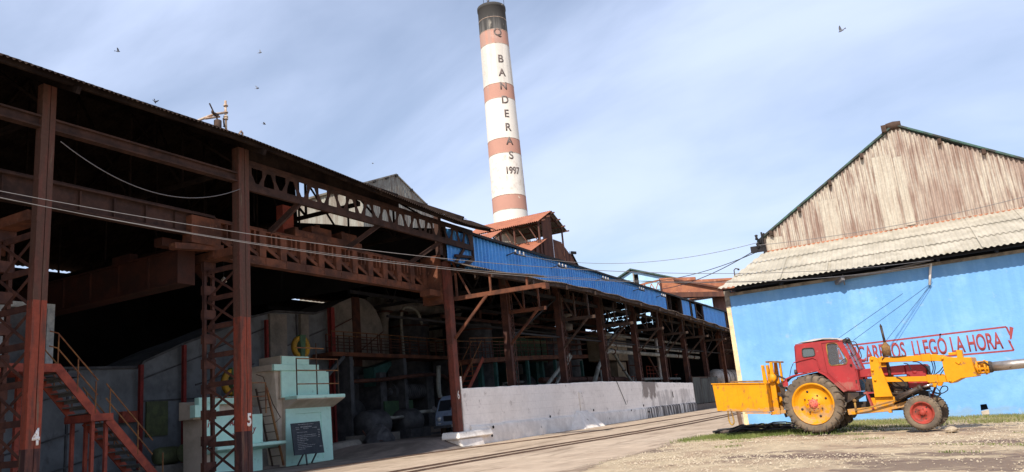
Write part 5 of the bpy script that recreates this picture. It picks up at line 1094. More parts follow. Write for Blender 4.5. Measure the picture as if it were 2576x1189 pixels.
for i, (lb, pts, r, m_) in enumerate((
    ('fat grey duct bending above the first catwalk', [(-31, 40.5, 5.6), (-31, 40.8, 8.6), (-31, 43, 9.2), (-31, 50, 9.2)], .38, Mcasing),
    ('thin upright pipe with an elbow beside the curved hood', [(-29.3, 40.4, 5.4), (-29.3, 40.4, 8.4), (-29.0, 41.6, 8.5), (-29.0, 42.2, 7.6)], .09, Mpipe),
    ('rusty pipe crossing low behind the mint block', [(-28.8, 34.2, 3.9), (-28.0, 36, 3.9), (-27.8, 42.5, 4.1), (-27.8, 44, 2.2)], .12, Mlat),
    ('pair of dark pipes dropping behind column 6', [(-26.6, 40.2, 4.6), (-26.6, 40.2, 2.6), (-26.0, 41.3, 2.4), (-26.0, 43.5, 2.4)], .14, Mpipe),
    ('long horizontal pipe high in the wing behind the bracing', [(-26, 40, 7.6), (-26, 60, 7.7), (-26, 84, 7.6)], .11, Mlat),
    ('slanting grey pipe in the middle of the wing', [(-23.4, 62, 5.9), (-23.4, 64.5, 4.1), (-23.4, 67, 2.6)], .12, Mpipe),
    ('slanting rusty pipe near the tan tank', [(-23, 69, 6.3), (-23, 72, 4.2), (-23, 73.5, 2.7)], .1, Mlat),
    ('pale vertical lagged pipe with a collar deep in the wing', [(-23.5, 75, 2.5), (-23.5, 75, 7.4)], .17, Msilver))):
    pp = thing('process_pipe', lb, 'pipe', pts[0]); MB().tube([p for p in smooth(pts, 4)], r, 10).build('run', m_, pp)
    MB().tube([Vector(pts[1]) - Vector((0, 0, .06)), Vector(pts[1]) + Vector((0, 0, .06))], r * 1.5, 10).build('joint', Mlat, pp)
for i, (x, y, z, h, lb) in enumerate(((-25.8, 38.9, .52, 1.5, 'short dark valve stand beside the van'), (-23.2, 58.5, .5, 3.6, 'grey valve stand rising above the middle of the block wall'), (-23.4, 80, .5, 3.2, 'dark valve stand near the tin gate'), (-23.2, 66, .5, 3.0, 'rusty valve stand behind the brown stain of the block wall'))):
    t = thing('valve_stand', lb, 'valve', (x, y, z)); MB().tube([(x, y, z), (x, y, z + h)], .07, 8).build('stem', Mpipe if i % 2 else Mlat, t)
    MB().lathe([(.03, z + h), (.2, z + h), (.2, z + h + .05), (.03, z + h + .05)], (x, y, 0), n=14).build('hand_wheel', Mstairred, t); MB().lathe([(.07, z + h * .5 - .2), (.19, z + h * .5 - .1), (.19, z + h * .5 + .1), (.07, z + h * .5 + .2)], (x, y, 0), n=12).build('valve_body', Mmach, t)
cb = thing('concrete_block', 'rough dusty concrete block on the mill floor beside the red post', 'concrete block', (-26, 30.3, .2))
MB().hexa([(-26.9, 29.6, .15), (-26.1, 29.4, .1), (-25.4, 31.3, .3), (-26.3, 31.6, .3)], [(-26.8, 29.8, .68), (-26.2, 29.6, .64), (-25.6, 31.2, .78), (-26.3, 31.4, .8)]).build('block', Mcasing, cb, bevel=.07)
bgb = thing('scrap_heap', 'dark heap of greasy scrap on the mill floor near the green panel', 'scrap heap', (-25.6, 32.6, .5))
mb = MB(); mb.lathe([(0.0, .0), (.75, .0), (.8, .2), (.62, .55), (.5, .75), (.2, .92), (0, .95)], (-25.6, 32.7, .42), n=12, smooth=False)
rn = random.Random(8)
for q in mb.bm.verts: q.co += Vector((rn.uniform(-.1, .1), rn.uniform(-.1, .1), rn.uniform(-.06, .06)))
mb.build('pile', Mmach, bgb); mb = MB()
for i in range(7): a = rn.uniform(0, 6.28); mb.bar((-25.6 + .5 * math.cos(a), 32.7 + .5 * math.sin(a), .6), (-25.6 + .9 * math.cos(a + .6), 32.7 + .8 * math.sin(a + .6), rn.uniform(.5, 1.4)), .05, .05)
mb.build('bars', Mlat, bgb)
lamp = thing('work_lamp', 'small pale work lamp hanging in the dark bay right of column 5', 'lamp', (-24, 22.6, 6.9)); MB().lathe([(.02, .2), (.1, .1), (.12, 0), (.02, 0)], (-23, 20.4, 7.2), n=10).build('shade', Mporc, lamp); MB().tube([(-23, 20.4, 7.4), (-23, 20.4, 9)], .01, 5).build('cord', Mcabled, lamp)

# ================================================================== van inside
vn = thing('grey_van', 'old grey blue forward control van parked in the shade behind column 6', 'van', (-22.62, 35.0, .52), (0, 0, rad(4)))
# local: x across (0 centre), y from nose (0) backwards, z up
W = .97
prof = [(0.06, .45), (0.0, .62), (.02, 1.0), (.12, 1.22), (.42, 1.86), (.75, 2.04), (1.6, 2.1), (4.1, 2.06), (4.3, 1.9), (4.36, .9), (4.3, .42)]
mb = MB(); rings = []
for x, k in ((-W, .0), (-W + .02, .0), (-W * .9, 1), (W * .9, 1), (W - .02, 0), (W, .0)):
    ins = .0 if k else .07; rings.append([mb.bm.verts.new((x if z < 1.25 else x * (1 - .1 * (z - 1.25)), y + (ins if y < 2 else -ins), z - (.05 if (not k and z > 1.8) else 0))) for y, z in prof])
for a, b in zip(rings, rings[1:]):
    for i in range(len(prof)): j = (i + 1) % len(prof); mb.bm.faces.new([a[i], a[j], b[j], b[i]])
mb.bm.faces.new(rings[0]); mb.bm.faces.new(rings[-1][::-1]); mb.build('body', Mvan, vn, own=True)
for s in (-1, 1): mb = MB(); mb.hexa([(s * .04, .13, 1.27), (s * .82, .13, 1.27), (s * .82, .17, 1.27), (s * .04, .17, 1.27)], [(s * .04, .38, 1.83), (s * .76, .38, 1.83), (s * .76, .44, 1.83), (s * .04, .44, 1.83)]); mb.build('windscreen', Mvglass, vn, own=True)
for s in (-1, 1):
    mb = MB(); mb.prism([(s * .975, .35, 1.25), (s * .975, 1.15, 1.25), (s * .90, 1.15, 1.8), (s * .90, .62, 1.8)], (s * .012, 0, 0)); mb.build('side_window', Mvglass, vn, own=True)
    mb = MB(); mb.lathe([(0, -.05), (.1, -.04), (.12, .0), (.12, .05)], (s * .68, .0, .86), axis='Y', n=16); h_ = mb.build('headlight', Mlamp, vn, own=True); MB().lathe([(.11, -.03), (.14, -.02), (.14, .04), (.11, .04)], (s * .68, 0, .86), axis='Y', n=16).build('bezel', Mvan, h_, own=True)
    MB().box(s * .68 - .08, s * .68 + .08, -.02, .05, .60, .65).build('indicator', Mlamp, vn, own=True)
mb = MB(); mb.box(-.42, .42, -.02, .04, .72, 1.0)
for z in (.78, .84, .9, .96): mb.box(-.42, .42, -.035, .0, z - .01, z + .01)
mb.build('grille', Mvglass, vn, own=True)
MB().box(-.98, .98, -.14, -.04, .38, .52).build('bumper', Mmach, vn, own=True)
mb = MB(); mb.box(.12, .6, -.16, -.145, .42, .54); pl_ = mb.build('number_plate', Mnum, vn, own=True)
for x in (.17, .24, .33, .40, .47, .53): MB().box(x, x + .03, -.166, -.16, .45, .51).build('plate_mark', Mblk, pl_, own=True) if x == .17 else None
for x, y in ((-.82, .95), (.82, .95), (-.82, 3.25), (.82, 3.25)):
    mb = MB(); mb.lathe([(.16, -.1), (.3, -.11), (.36, -.06), (.36, .06), (.3, .11), (.16, .1)], (x, y, .36), axis='X', n=20); t_ = mb.build('wheel', Mlug, vn, own=True); MB().lathe([(0, -.09), (.19, -.08), (.19, .08), (0, .09)], (x, y, .36), axis='X', n=16).build('rim', Mvan, t_, own=True)
MB().bar((-.97, .3, 1.35), (-1.15, .15, 1.5), .12, .2).build('mirror', Mmach, vn, own=True)
# ================================================================== tractor
add_stain(Mty, (.33, .24, .15), (2,), (-1,), (.75,), (.25,), thr=.47, nsc=(2, 1, 2), scale=2.5, amount=.65)
add_stain(Mtr, (.30, .17, .12), (2,), (-1,), (1.35,), (.3,), thr=.50, nsc=(2, 1, 1), scale=2.5, amount=.5)
add_stain(Mty, (.20, .10, .04), (0, 2), (-3.2, -1), (-1.1, 3), (.1, .1), thr=.62, nsc=(5, 1, 2), scale=2.0, amount=.8)
TX = thing('tractor', 'red tractor with yellow rear wheels, yellow boom loader and yellow ballast box', 'tractor', (-3.1, 23.58, .0), (0, rad(1.7), rad(-8)))
# local: x forward, y away from the viewer, z up; measured side profiles are squared up with Q
def Q(x, z): return (x - .03 * z, z + .03 * x)
def ext(mb, pts, y0, y1, raw=False): 
    p = pts if raw else [Q(*q) for q in pts]; return mb.prism([(x, y0, z) for x, z in p], (0, y1 - y0, 0))
def B(mb, name, m_, parent=TX, bevel=0): return mb.build(name, m_, parent, bevel=bevel, own=True)
def face(mb, outer, holes, y, th): mb.plate([Q(*q) for q in outer], [[Q(*q) for q in h] for h in holes], ((0, y, 0), (1, 0, 0), (0, 0, 1)), -th)
def fillet(pts, r=.06, n=3):
    o = []
    for i, p in enumerate(pts):
        a, b = Vector(pts[i - 1]), Vector(pts[(i + 1) % len(pts)]); p = Vector(p); u = (a - p); v = (b - p); k = min(r, u.length * .45, v.length * .45)
        u = u.normalized() * k; v = v.normalized() * k
        for j in range(n + 1): t = j / n; o.append(tuple((p + u * (1 - t)) * (1 - t) + (p + v * t) * t if False else (p + u) * (1 - t) ** 2 + p * 2 * t * (1 - t) + (p + v) * t ** 2))
    return o
def rear_wheel(y, out, R=.83, Wd=.42):
    rim_r = .56; mb = MB(); h = Wd / 2
    mb.lathe([(rim_r, -h * .8), (rim_r + .06, -h * .92), (R - .13, -h), (R - .06, -h * .9), (R - .035, -h * .6), (R - .03, 0), (R - .035, h * .6), (R - .06, h * .9), (R - .13, h), (rim_r + .06, h * .92), (rim_r, h * .8)], (.0, y, R), axis='Y', n=56)
    t = B(mb, 'wheel', Mtyre)
    mb = MB(); n = 24
    for s in (-1, 1):
        for i in range(n):
            a0 = 2 * math.pi * (i + (.5 if s > 0 else 0)) / n; pts = []
            for k, (yy, da, r0) in enumerate(((.0, .0, R - .035), (.1, .05, R - .035), (.17, .11, R - .045), (.212, .15, R - .10), (.214, .17, R - .16))):
                pts.append((a0 + da, yy * s, r0))
            vs = []
            for a, yy, r0 in pts:
                vs.append([mb.bm.verts.new((rr * math.cos(a + w_), y + yy + (.0 if rr == r0 else s * (.012 if abs(yy) > .2 else 0)), R + rr * math.sin(a + w_))) for rr, w_ in ((r0, -.028), (r0 + .04, -.018), (r0 + .04, .018), (r0, .028))])
            for p, q in zip(vs, vs[1:]):
                for k in range(3): mb.bm.faces.new([p[k], p[k+1], q[k+1], q[k]])
            mb.bm.faces.new(vs[0]); mb.bm.faces.new(vs[-1][::-1])
    B(mb, 'tread_lugs', Mlug, t)
    o = out * 1
    mb = MB(); yo = y + o * h * .8; e = -o
    mb.lathe([(rim_r + .01, yo), (rim_r + .03, yo + o * .02), (rim_r - .0, yo + o * .03), (rim_r - .03, yo + o * .0), (rim_r - .05, yo + e * .06), (rim_r - .085, yo + e * .07), (rim_r - .10, yo + e * .1), (rim_r - .13, yo + e * .11), (.3, yo + e * .10), (.24, yo + e * .08), (.22, yo + e * .05), (.0, yo + e * .05)], (0, 0, R), axis='Y', n=48)
    mb.lathe([(rim_r, y - h * .8), (rim_r - .04, y), (rim_r, y + h * .8)], (0, 0, R), axis='Y', n=48)
    r_ = B(mb, 'rim', Mty, t)
    mb = MB()
    for k in range(4): a = rad(22 + 90 * k); c = (.37 * math.cos(a), 0, R + .37 * math.sin(a)); mb.lathe([(.0, yo + e * .092), (.034, yo + e * .093), (.034, yo + e * .1)], c, axis='Y', n=12)
    B(mb, 'rim_holes', Mblk, r_)
    mb = MB(); mb.lathe([(.0, yo + o * .01), (.07, yo + o * .0), (.115, yo + e * .01), (.125, yo + e * .04), (.14, yo + e * .055)], (0, 0, R), axis='Y', n=20)
    for k in range(8): a = rad(45 * k); mb.lathe([(0, yo + e * .02), (.017, yo + e * .025), (.017, yo + e * .06)], (.165 * math.cos(a), 0, R + .165 * math.sin(a)), axis='Y', n=6)
    for k in range(6): a = rad(60 * k + 10); mb.lathe([(0, yo + o * .022), (.013, yo + o * .02), (.013, yo)], (.07 * math.cos(a), 0, R + .07 * math.sin(a)), axis='Y', n=6)
    B(mb, 'hub', Mhub, t)
    mb = MB(); 
    for k in range(4): a = rad(60 + 90 * k); mb.lathe([(0, yo + e * .03), (.02, yo + e * .035), (.02, yo + e * .07)], (.26 * math.cos(a), 0, R + .26 * math.sin(a)), axis='Y', n=8)
    mb.bar((.36, yo + e * .07, R + .36), (.30, yo + e * .05, R + .44), .05, .05); B(mb, 'rim_bolts', Mblk, r_)
rear_wheel(.21, -1); rear_wheel(1.75, 1)
def front_wheel(y, out, steer, R=.46, Wd=.21, cx=2.72, zc=.46):
    M_ = Matrix.Translation((cx, y, zc)) @ Matrix.Rotation(steer, 4, 'Z'); h = Wd / 2; o = out
    def bb_(mb, name, mt, par): bmesh.ops.transform(mb.bm, matrix=M_, verts=mb.bm.verts[:]); return B(mb, name, mt, par)
    mb = MB(); mb.lathe([(.27, -h * .75), (.30, -h * .9), (R - .08, -h), (R - .02, -h * .75), (R - .012, -h * .3), (R - .012, h * .3), (R - .02, h * .75), (R - .08, h), (.30, h * .9), (.27, h * .75)], axis='Y', n=44); t = bb_(mb, 'wheel', Mtyre, TX)
    mb = MB()
    for i in range(34):
        for s in (-1, 1):
            a = 2 * math.pi * (i + .5 * (s > 0)) / 34; vs = []
            for yy, rr in ((.02, R - .014), (.075, R - .02), (.098, R - .055)): vs.append([mb.bm.verts.new(((rr + d_) * math.cos(a + w_), s * (yy + d_ * .3 * (yy > .09)), (rr + d_) * math.sin(a + w_))) for d_, w_ in ((0, -.05), (.014, -.04), (.014, .03), (0, .04))])
            for p, q in zip(vs, vs[1:]):
                for k in range(3): mb.bm.faces.new([p[k], p[k+1], q[k+1], q[k]])
    bb_(mb, 'tread_blocks', Mlug, t)
    mb = MB(); yo = o * h * .75; e = -o
    mb.lathe([(.275, yo), (.295, yo + o * .015), (.28, yo + o * .025), (.25, yo + o * .0), (.235, yo + e * .06), (.2, yo + e * .075), (.08, yo + e * .07), (.07, yo + e * .03), (.05, yo + e * .01), (.0, yo + e * .01)], axis='Y', n=36)
    mb.lathe([(.272, -h * .75), (.25, 0), (.272, h * .75)], axis='Y', n=36); r_ = bb_(mb, 'rim', Mrimred, t)
    mb = MB()
    for k in range(6): a = rad(60 * k + 15); mb.lathe([(0, yo + e * .05), (.012, yo + e * .052), (.012, yo + e * .075)], (.105 * math.cos(a), 0, .105 * math.sin(a)), axis='Y', n=6)
    for k in range(3): a = rad(120 * k + 50); mb.lathe([(0, yo + e * .073), (.022, yo + e * .073)], (.17 * math.cos(a), 0, .17 * math.sin(a)), axis='Y', n=8)
    bb_(mb, 'wheel_nuts', Mblk, r_)
front_wheel(.22, -1, rad(2)); front_wheel(1.52, 1, rad(-4))
# cab
cabo = [(-.40, 1.73), (.28, 1.73), (.50, 1.60), (.89, 1.10), (1.27, 1.06), (1.27, 1.64), (1.16, 2.06), (1.01, 2.49), (.92, 2.53), (.6, 2.56), (-.28, 2.56), (-.33, 2.50)]
dwin = fillet([(.575, 2.47), (.86, 2.46), (1.07, 1.94), (1.03, 1.84), (.60, 1.84), (.56, 1.92)], .07); rwin = fillet([(-.12, 2.42), (.22, 2.40), (.22, 2.16), (-.14, 2.16)], .07)
for y, nm in ((.42, 'cab_side'), (1.54, 'cab_side')):
    mb = MB(); face(mb, cabo, [dwin, rwin], y, .03); c_ = B(mb, nm, Mtr)
    for win, wn, gm in ((dwin, 'door_window', Mglass), (rwin, 'rear_side_window', Mglassd)):
        mb = MB(); mb.plate([Q(*q) for q in win], [], ((0, y + .012, 0), (1, 0, 0), (0, 0, 1)), -.004); B(mb, wn, gm, c_)
        mb = MB(); pts = [Q(*q) for q in win]; mb.tube([(x, y - .008 if y < 1 else y + .04, z) for x, z in pts + pts[:1]], .012, 6, cap=False); B(mb, 'window_seal', Mmuf if wn == 'door_window' else Mblk, c_)
    mb = MB(); s = -1 if y < 1 else 1; yy = y - .01 if y < 1 else y + .04
    for a, b in (((.45, 2.5), (.47, 1.66)), ((.47, 1.66), (.92, 1.12)), ((.45, 2.5), (.95, 2.5)), ((.92, 1.12), (1.25, 1.10)), ((1.25, 1.10), (1.24, 1.68))):
        (x0, z0), (x1, z1) = Q(*a), Q(*b); mb.bar((x0, yy, z0), (x1, yy, z1), .012, .012)
    B(mb, 'door_seam', mat('dark_red_seam', (.2, .02, .02), rough=.6, bump=0), c_)
    mb = MB(); x0, z0 = Q(1.12, 1.80); mb.bar((x0, yy - s * 0, z0), (x0 + .05, yy + s * .03, z0), .03, .05); x0, z0 = Q(1.2, 1.3); mb.bar((x0, yy, z0), (x0, yy, z0 + .08), .03, .03); B(mb, 'door_handle', Mblk, c_)
mb = MB(); ext(mb, [(-.37, 1.73), (-.40, 1.73), (-.33, 2.5), (-.30, 2.5)], .42, 1.54); B(mb, 'cab_rear_wall', Mtr)
mb = MB(); ext(mb, [(-.36, 2.0), (-.375, 2.0), (-.345, 2.4), (-.33, 2.4)], .6, 1.36); B(mb, 'rear_window', Mglassd)
# windscreen slightly proud of the cab sides
mb = MB(); ext(mb, [(1.20, 1.68), (1.215, 1.68), (1.0, 2.47), (.985, 2.47)], .46, 1.5); B(mb, 'windscreen', Mglass2)
mb = MB()
for y in (.45, .96, 1.51): (x0, z0), (x1, z1) = Q(1.23, 1.66), Q(1.0, 2.5); mb.bar((x0, y, z0), (x1, y, z1), .035, .03)
(x0, z0) = Q(1.24, 1.66); mb.bar((x0, .42, z0), (x0, 1.54, z0), .05, .05); (x0, z0) = Q(1.0, 2.5); mb.bar((x0, .42, z0), (x0, 1.54, z0), .06, .05); B(mb, 'windscreen_frame', Mtr)
mb = MB()
tp = [[(-.30, 2.55), (-.1, 2.585), (.2, 2.60), (.5, 2.60), (.9, 2.565), (1.03, 2.49)], [(-.28, 2.6), (-.1, 2.64), (.2, 2.66), (.5, 2.67), (.85, 2.6), (1.0, 2.52)]]
rows = []
for y, k in ((.40, 0), (.52, .6), (.75, 1), (1.0, .85), (1.25, 1), (1.45, .6), (1.56, 0)):
    rows.append([mb.bm.verts.new((Q(a[0] + (b[0] - a[0]) * k, 0)[0] - .03 * a[1], y, a[1] + (b[1] - a[1]) * k + .03 * a[0] + .012 * math.sin(9 * y + 7 * a[0]))) for a, b in zip(*tp)])
for a, b in zip(rows, rows[1:]):
    for i in range(5): mb.bm.faces.new([a[i], a[i+1], b[i+1], b[i]]).smooth = True
B(mb, 'canvas_roof', Mcanvas)
mb = MB(); ext(mb, [(-.32, 2.50), (1.02, 2.46), (1.0, 2.50), (.9, 2.55), (-.3, 2.56)], .45, 1.51); B(mb, 'roof_panel', Mtr)
mb = MB(); pts = [Q(*q) for q in ((-.42, 2.04), (-.2, 2.08), (.14, 2.12), (.24, 2.06), (.28, 1.78))]; mb.tube([(x, .40, z) for x, z in pts], .014, 6); B(mb, 'grab_rail', Mtr)
mb = MB(); mb.box(.15, .65, .75, 1.2, 1.45, 1.6); mb.box(.12, .22, .75, 1.2, 1.6, 2.05); B(mb, 'seat', Mblk, bevel=.03)
mb = MB(); mb.tube([(.84 + .02 * math.cos(a) , .98 + .2 * math.cos(a), 1.98 + .19 * math.sin(a) * .4 + .0) if False else (.82 + .13 * math.sin(a), .98 + .2 * math.cos(a), 2.0 + .09 * math.sin(a)) for a in np.linspace(0, 2 * math.pi, 20)], .014, 6, cap=False); mb.bar((.7, .98, 1.98), (.95, .98, 2.03), .02, .02); mb.tube([(.82, .98, 2.0), (1.05, .98, 1.6)], .025, 6); B(mb, 'steering_wheel', Mblk)
mb = MB(); mb.box(.0, 1.2, .46, 1.5, 1.1, 1.42); B(mb, 'cab_floor', Mblk)
# lamps and mirror loops at the cab front
mb = MB(); x0, z0 = Q(1.14, 2.47); mb.lathe([(0, -.05), (.05, -.04), (.075, .03), (.075, .06)], (x0 + .02, .5, z0), axis='X', n=14); mb.box(x0 - .1, x0 + .02, .46, .55, z0 - .02, z0 + .07); B(mb, 'work_light', Mblk)
mb = MB(); x0, z0 = Q(-.34, 1.76); mb.lathe([(0, .05), (.05, .04), (.078, -.02), (.078, -.04), (0, -.045)], (x0 - .06, .45, z0), axis='X', n=16); l_ = B(mb, 'rear_lamp', Mblk); mb = MB(); mb.lathe([(0, -.05), (.07, -.046)], (x0 - .06, .45, z0), axis='X', n=14); B(mb, 'lens', Mlamp, l_)
mb = MB()
for pts in ([(1.05, 2.50), (1.18, 2.56), (1.24, 2.52), (1.30, 2.30), (1.34, 2.12), (1.28, 2.06), (1.14, 2.05)], [(1.18, 2.44), (1.34, 2.43), (1.40, 2.38), (1.46, 2.12), (1.46, 1.98), (1.34, 1.93)], [(1.3, 2.35), (1.38, 2.33), (1.43, 2.2)]):
    mb.tube([(Q(*p)[0], .36, Q(*p)[1]) for p in smooth(pts, 4)], .013, 6)
[B(q, 'mirror_frame', Mblk) for q in islands(mb)]
mb = MB(); mb.tube([(Q(*p)[0], .36, Q(*p)[1]) for p in ((-.42, 2.02), (-.5, 1.9), (-.6, 1.62))], .01, 5); B(mb, 'lamp_wire', Mrub)
# mudguards
fo = [(-.72, 1.36), (-.74, 1.50), (-.60, 1.62), (-.4, 1.68), (.28, 1.755), (.50, 1.615), (.93, 1.10)]; fi = [(.91, 1.07), (.49, 1.575), (.27, 1.715), (-.4, 1.64), (-.58, 1.58), (-.60, 1.36)]
for y0, y1 in ((.06, .44), (1.52, 1.90)): mb = MB(); ext(mb, fo + fi, y0, y1) if False else [ext(mb, q, y0, y1) for q in ([(-.74, 1.50), (-.60, 1.62), (-.58, 1.585), (-.70, 1.48)], [(-.60, 1.62), (-.4, 1.68), (-.4, 1.645), (-.58, 1.585)], [(-.4, 1.68), (.28, 1.755), (.27, 1.72), (-.4, 1.645)], [(.28, 1.755), (.50, 1.615), (.48, 1.58), (.27, 1.72)], [(.50, 1.615), (.93, 1.10), (.90, 1.08), (.48, 1.58)])]; ext(mb, [(-.72, 1.38), (-.74, 1.50), (-.62, 1.60), (-.58, 1.46), (-.60, 1.37)], y0, y0 + .03) ; mb.prism([(Q(-.73, 1.38)[0], y0, Q(-.73, 1.38)[1]), (Q(-.74, 1.5)[0], y0, Q(-.74, 1.5)[1]), (Q(-.74, 1.5)[0], y1, Q(-.74, 1.5)[1]), (Q(-.73, 1.38)[0], y1, Q(-.73, 1.38)[1])], (.02, 0, 0)); B(mb, 'mudguard', Mtr)
mb = MB(); ext(mb, [(-.55, 1.35), (-.4, 1.62), (.25, 1.70), (.5, 1.5), (.9, 1.05), (1.2, 1.03), (1.2, .95), (.7, .7), (-.3, .7)], .46, 1.5); B(mb, 'axle_housing', Mblk)
mb = MB(); mb.lathe([(0.1, .3), (.16, .5), (.2, .8), (.2, 1.15), (.16, 1.45), (.1, 1.65)], (0, 0, .82), axis='Y', n=14); B(mb, 'rear_axle', Mblk)
# bonnet, engine, chassis
mb = MB(); ext(mb, [(1.25, 1.43), (1.27, 1.66), (2.45, 1.66), (2.45, 1.40)], .68, 1.28); B(mb, 'bonnet', Mtr, bevel=.02)
mb = MB(); ext(mb, [(2.455, 1.02), (2.455, 1.665), (2.93, 1.63), (2.97, 1.58), (2.93, 1.00)], .66, 1.30); g_ = B(mb, 'radiator_cowl', Mtr, bevel=.02)
mb = MB(); x0, z0 = Q(2.67, 1.45); mb.lathe([(0, -.01), (.05, -.008), (.06, 0)], (x0, .655, z0), axis='Y', n=16); B(mb, 'round_badge', Mtr, g_)
mb = MB(); ext(mb, [(2.95, 1.05), (2.97, 1.05), (2.99, 1.56), (2.97, 1.58)], .72, 1.24); B(mb, 'grille', Mblk, g_)
mb = MB(); ext(mb, [(1.3, .72), (1.3, 1.05), (1.4, 1.38), (1.62, 1.38), (1.62, 1.1), (2.05, 1.1), (2.05, 1.36), (2.42, 1.36), (2.42, .9), (2.2, .66)], .75, 1.2)
for x in (1.75, 1.95, 2.1, 2.3): mb.lathe([(.0, .60), (.07, .61), (.07, .78)], (x, 0, 1.0 + .1 * math.sin(x * 9)), axis='Y', n=10)
mb.box(2.05, 2.3, .62, .78, .85, 1.1); mb.tube([(1.9, .66, 1.3), (2.1, .6, 1.1), (2.3, .64, 1.05)], .03, 6); mb.tube([(2.0, .62, 1.36), (2.2, .58, 1.2), (2.4, .62, 1.0), (2.5, .6, .9)], .018, 6); mb.tube([(1.95, .6, 1.0), (2.2, .57, .95), (2.45, .6, .92)], .018, 6)
mb.tube([(1.28, .6, 1.42), (1.36, .55, 1.3), (1.34, .56, 1.12)], .02, 6); mb.tube([(1.45, .6, 1.4), (1.5, .55, 1.25), (1.44, .6, 1.1)], .02, 6); B(mb, 'engine', Mblk)
mb = MB(); mb.box(.5, 2.75, .82, 1.14, .52, .80); mb.box(2.55, 2.8, .3, 1.5, .42, .54); mb.box(2.6, 2.85, .85, 1.1, .5, 1.0); B(mb, 'chassis', Mblk)
mb = MB(); mb.bar((1.38, .45, 1.08), (1.5, .42, .58), .07, .05); mb.box(1.3, 1.62, .42, .72, 1.02, 1.06); B(mb, 'step', Mtr)
# loader
plate_ = [(1.66, 1.90), (1.69, 1.96), (1.75, 1.98), (1.86, 1.93), (1.90, 1.75), (2.07, .85), (1.62, .87), (1.64, 1.46)]
for y0, y1 in ((.30, .37), (1.58, 1.65)): mb = MB(); ext(mb, plate_, y0, y1); B(mb, 'loader_post', Mty, bevel=.008)
for y0, y1 in ((.36, .48), (1.47, 1.59)):
    mb = MB(); ext(mb, [(1.72, 1.80), (1.72, 1.92), (3.05, 1.865), (3.05, 1.705)], y0 + .005, y1 - .005); ext(mb, [(2.95, 1.885), (2.95, 1.69), (3.18, 1.685), (3.18, 1.88)], y0 - .02, y1 + .02); ext(mb, [(3.18, 1.86), (3.18, 1.69), (3.44, 1.64), (3.44, 1.74), (3.36, 1.83)], y0, y1); B(mb, 'upper_arm', Mty, bevel=.006)
    mb = MB(); ext(mb, [(1.72, 1.27), (1.72, 1.40), (3.05, 1.30), (3.05, 1.16)], y0 + .005, y1 - .005); ext(mb, [(2.98, 1.34), (2.98, 1.14), (3.24, 1.11), (3.24, 1.32)], y0 - .02, y1 + .02); ext(mb, [(3.24, 1.30), (3.24, 1.12), (3.46, 1.10), (3.46, 1.26)], y0, y1); ext(mb, [(3.0, 1.16), (3.22, 1.13), (3.14, 1.0), (3.05, 1.01)], y0, y1); B(mb, 'lower_arm', Mty, bevel=.006)
mb = MB(); ext(mb, [(3.43, 1.78), (3.62, 1.73), (4.10, 1.68), (4.13, 1.18), (3.78, 1.17), (3.53, 1.06), (3.44, 1.11), (3.42, 1.4)], .30, 1.5); hd_ = B(mb, 'boom_head', Mty, bevel=.012)
mb = MB(); ext(mb, [(3.80, 1.90), (3.93, 1.89), (3.92, 1.68), (3.79, 1.70)], .30, .55); ext(mb, [(3.60, 1.86), (3.79, 1.85), (3.79, 1.78), (3.60, 1.79)], .34, .5); ext(mb, [(3.72, 1.60), (3.86, 1.59), (3.80, 1.52)], .27, .30); B(mb, 'pivot_block', Mty, hd_, bevel=.008)
mb = MB()
for q in ((1.74, 1.89), (1.72, 1.33), (3.52, 1.13), (3.45, 1.72), (1.70, 1.6)): x0, z0 = Q(*q); mb.lathe([(0, .255), (.035, .262), (.035, .30)], (x0, 0, z0), axis='Y', n=12)
[B(q, 'pivot_pin', Mty) for q in islands(mb)]
mb = MB(); x0, z0 = Q(4.1, 1.40); yc = .72
for x1, r in ((.06, .17), (.12, .17), (.24, .19), (.30, .16)): mb.lathe([(.05, x1 - .02), (r, x1 - .02), (r, x1 + .02), (.05, x1 + .02)], (x0, yc, z0), axis='X', n=16, smooth=False)
for k in range(8): a = rad(45 * k + 10); mb.bar((x0 + .04, yc + .15 * math.cos(a), z0 + .15 * math.sin(a)), (x0 + .3, yc + .15 * math.cos(a), z0 + .15 * math.sin(a)), .035, .035)
mb.lathe([(.09, .0), (.09, .34)], (x0, yc, z0), axis='X', n=12); B(mb, 'slewing_joint', Mty)
mb = MB(); mb.lathe([(.09, .28), (.14, .29), (.15, .36), (.13, .40)], (x0, yc, z0), axis='X', n=16, smooth=False); mb.tube([(x0 + .1, .54, z0 + .12), (x0 + .25, .52, z0 + .14), (x0 + .33, .56, z0 + .05)], .02, 6); B(mb, 'joint_clamp', Mblk)
a, b = Vector((x0 + .34, yc, z0 + .0)), Vector((x0 + 4.6, yc - .05, z0 + .16))
mb = MB(); mb.tube([a.lerp(b, i / 8) for i in range(9)], .122, 24); B(mb, 'boom_pipe', Msteel)
mb = MB(); mb.box(b.x - .15, b.x + .35, yc - .3, yc + .2, b.z - .18, b.z + .2); mb.bar((b.x + .1, yc, b.z - .1), (b.x + .4, yc, b.z - .7), .2, .2); B(mb, 'boom_end_bracket', Mty, bevel=.02)
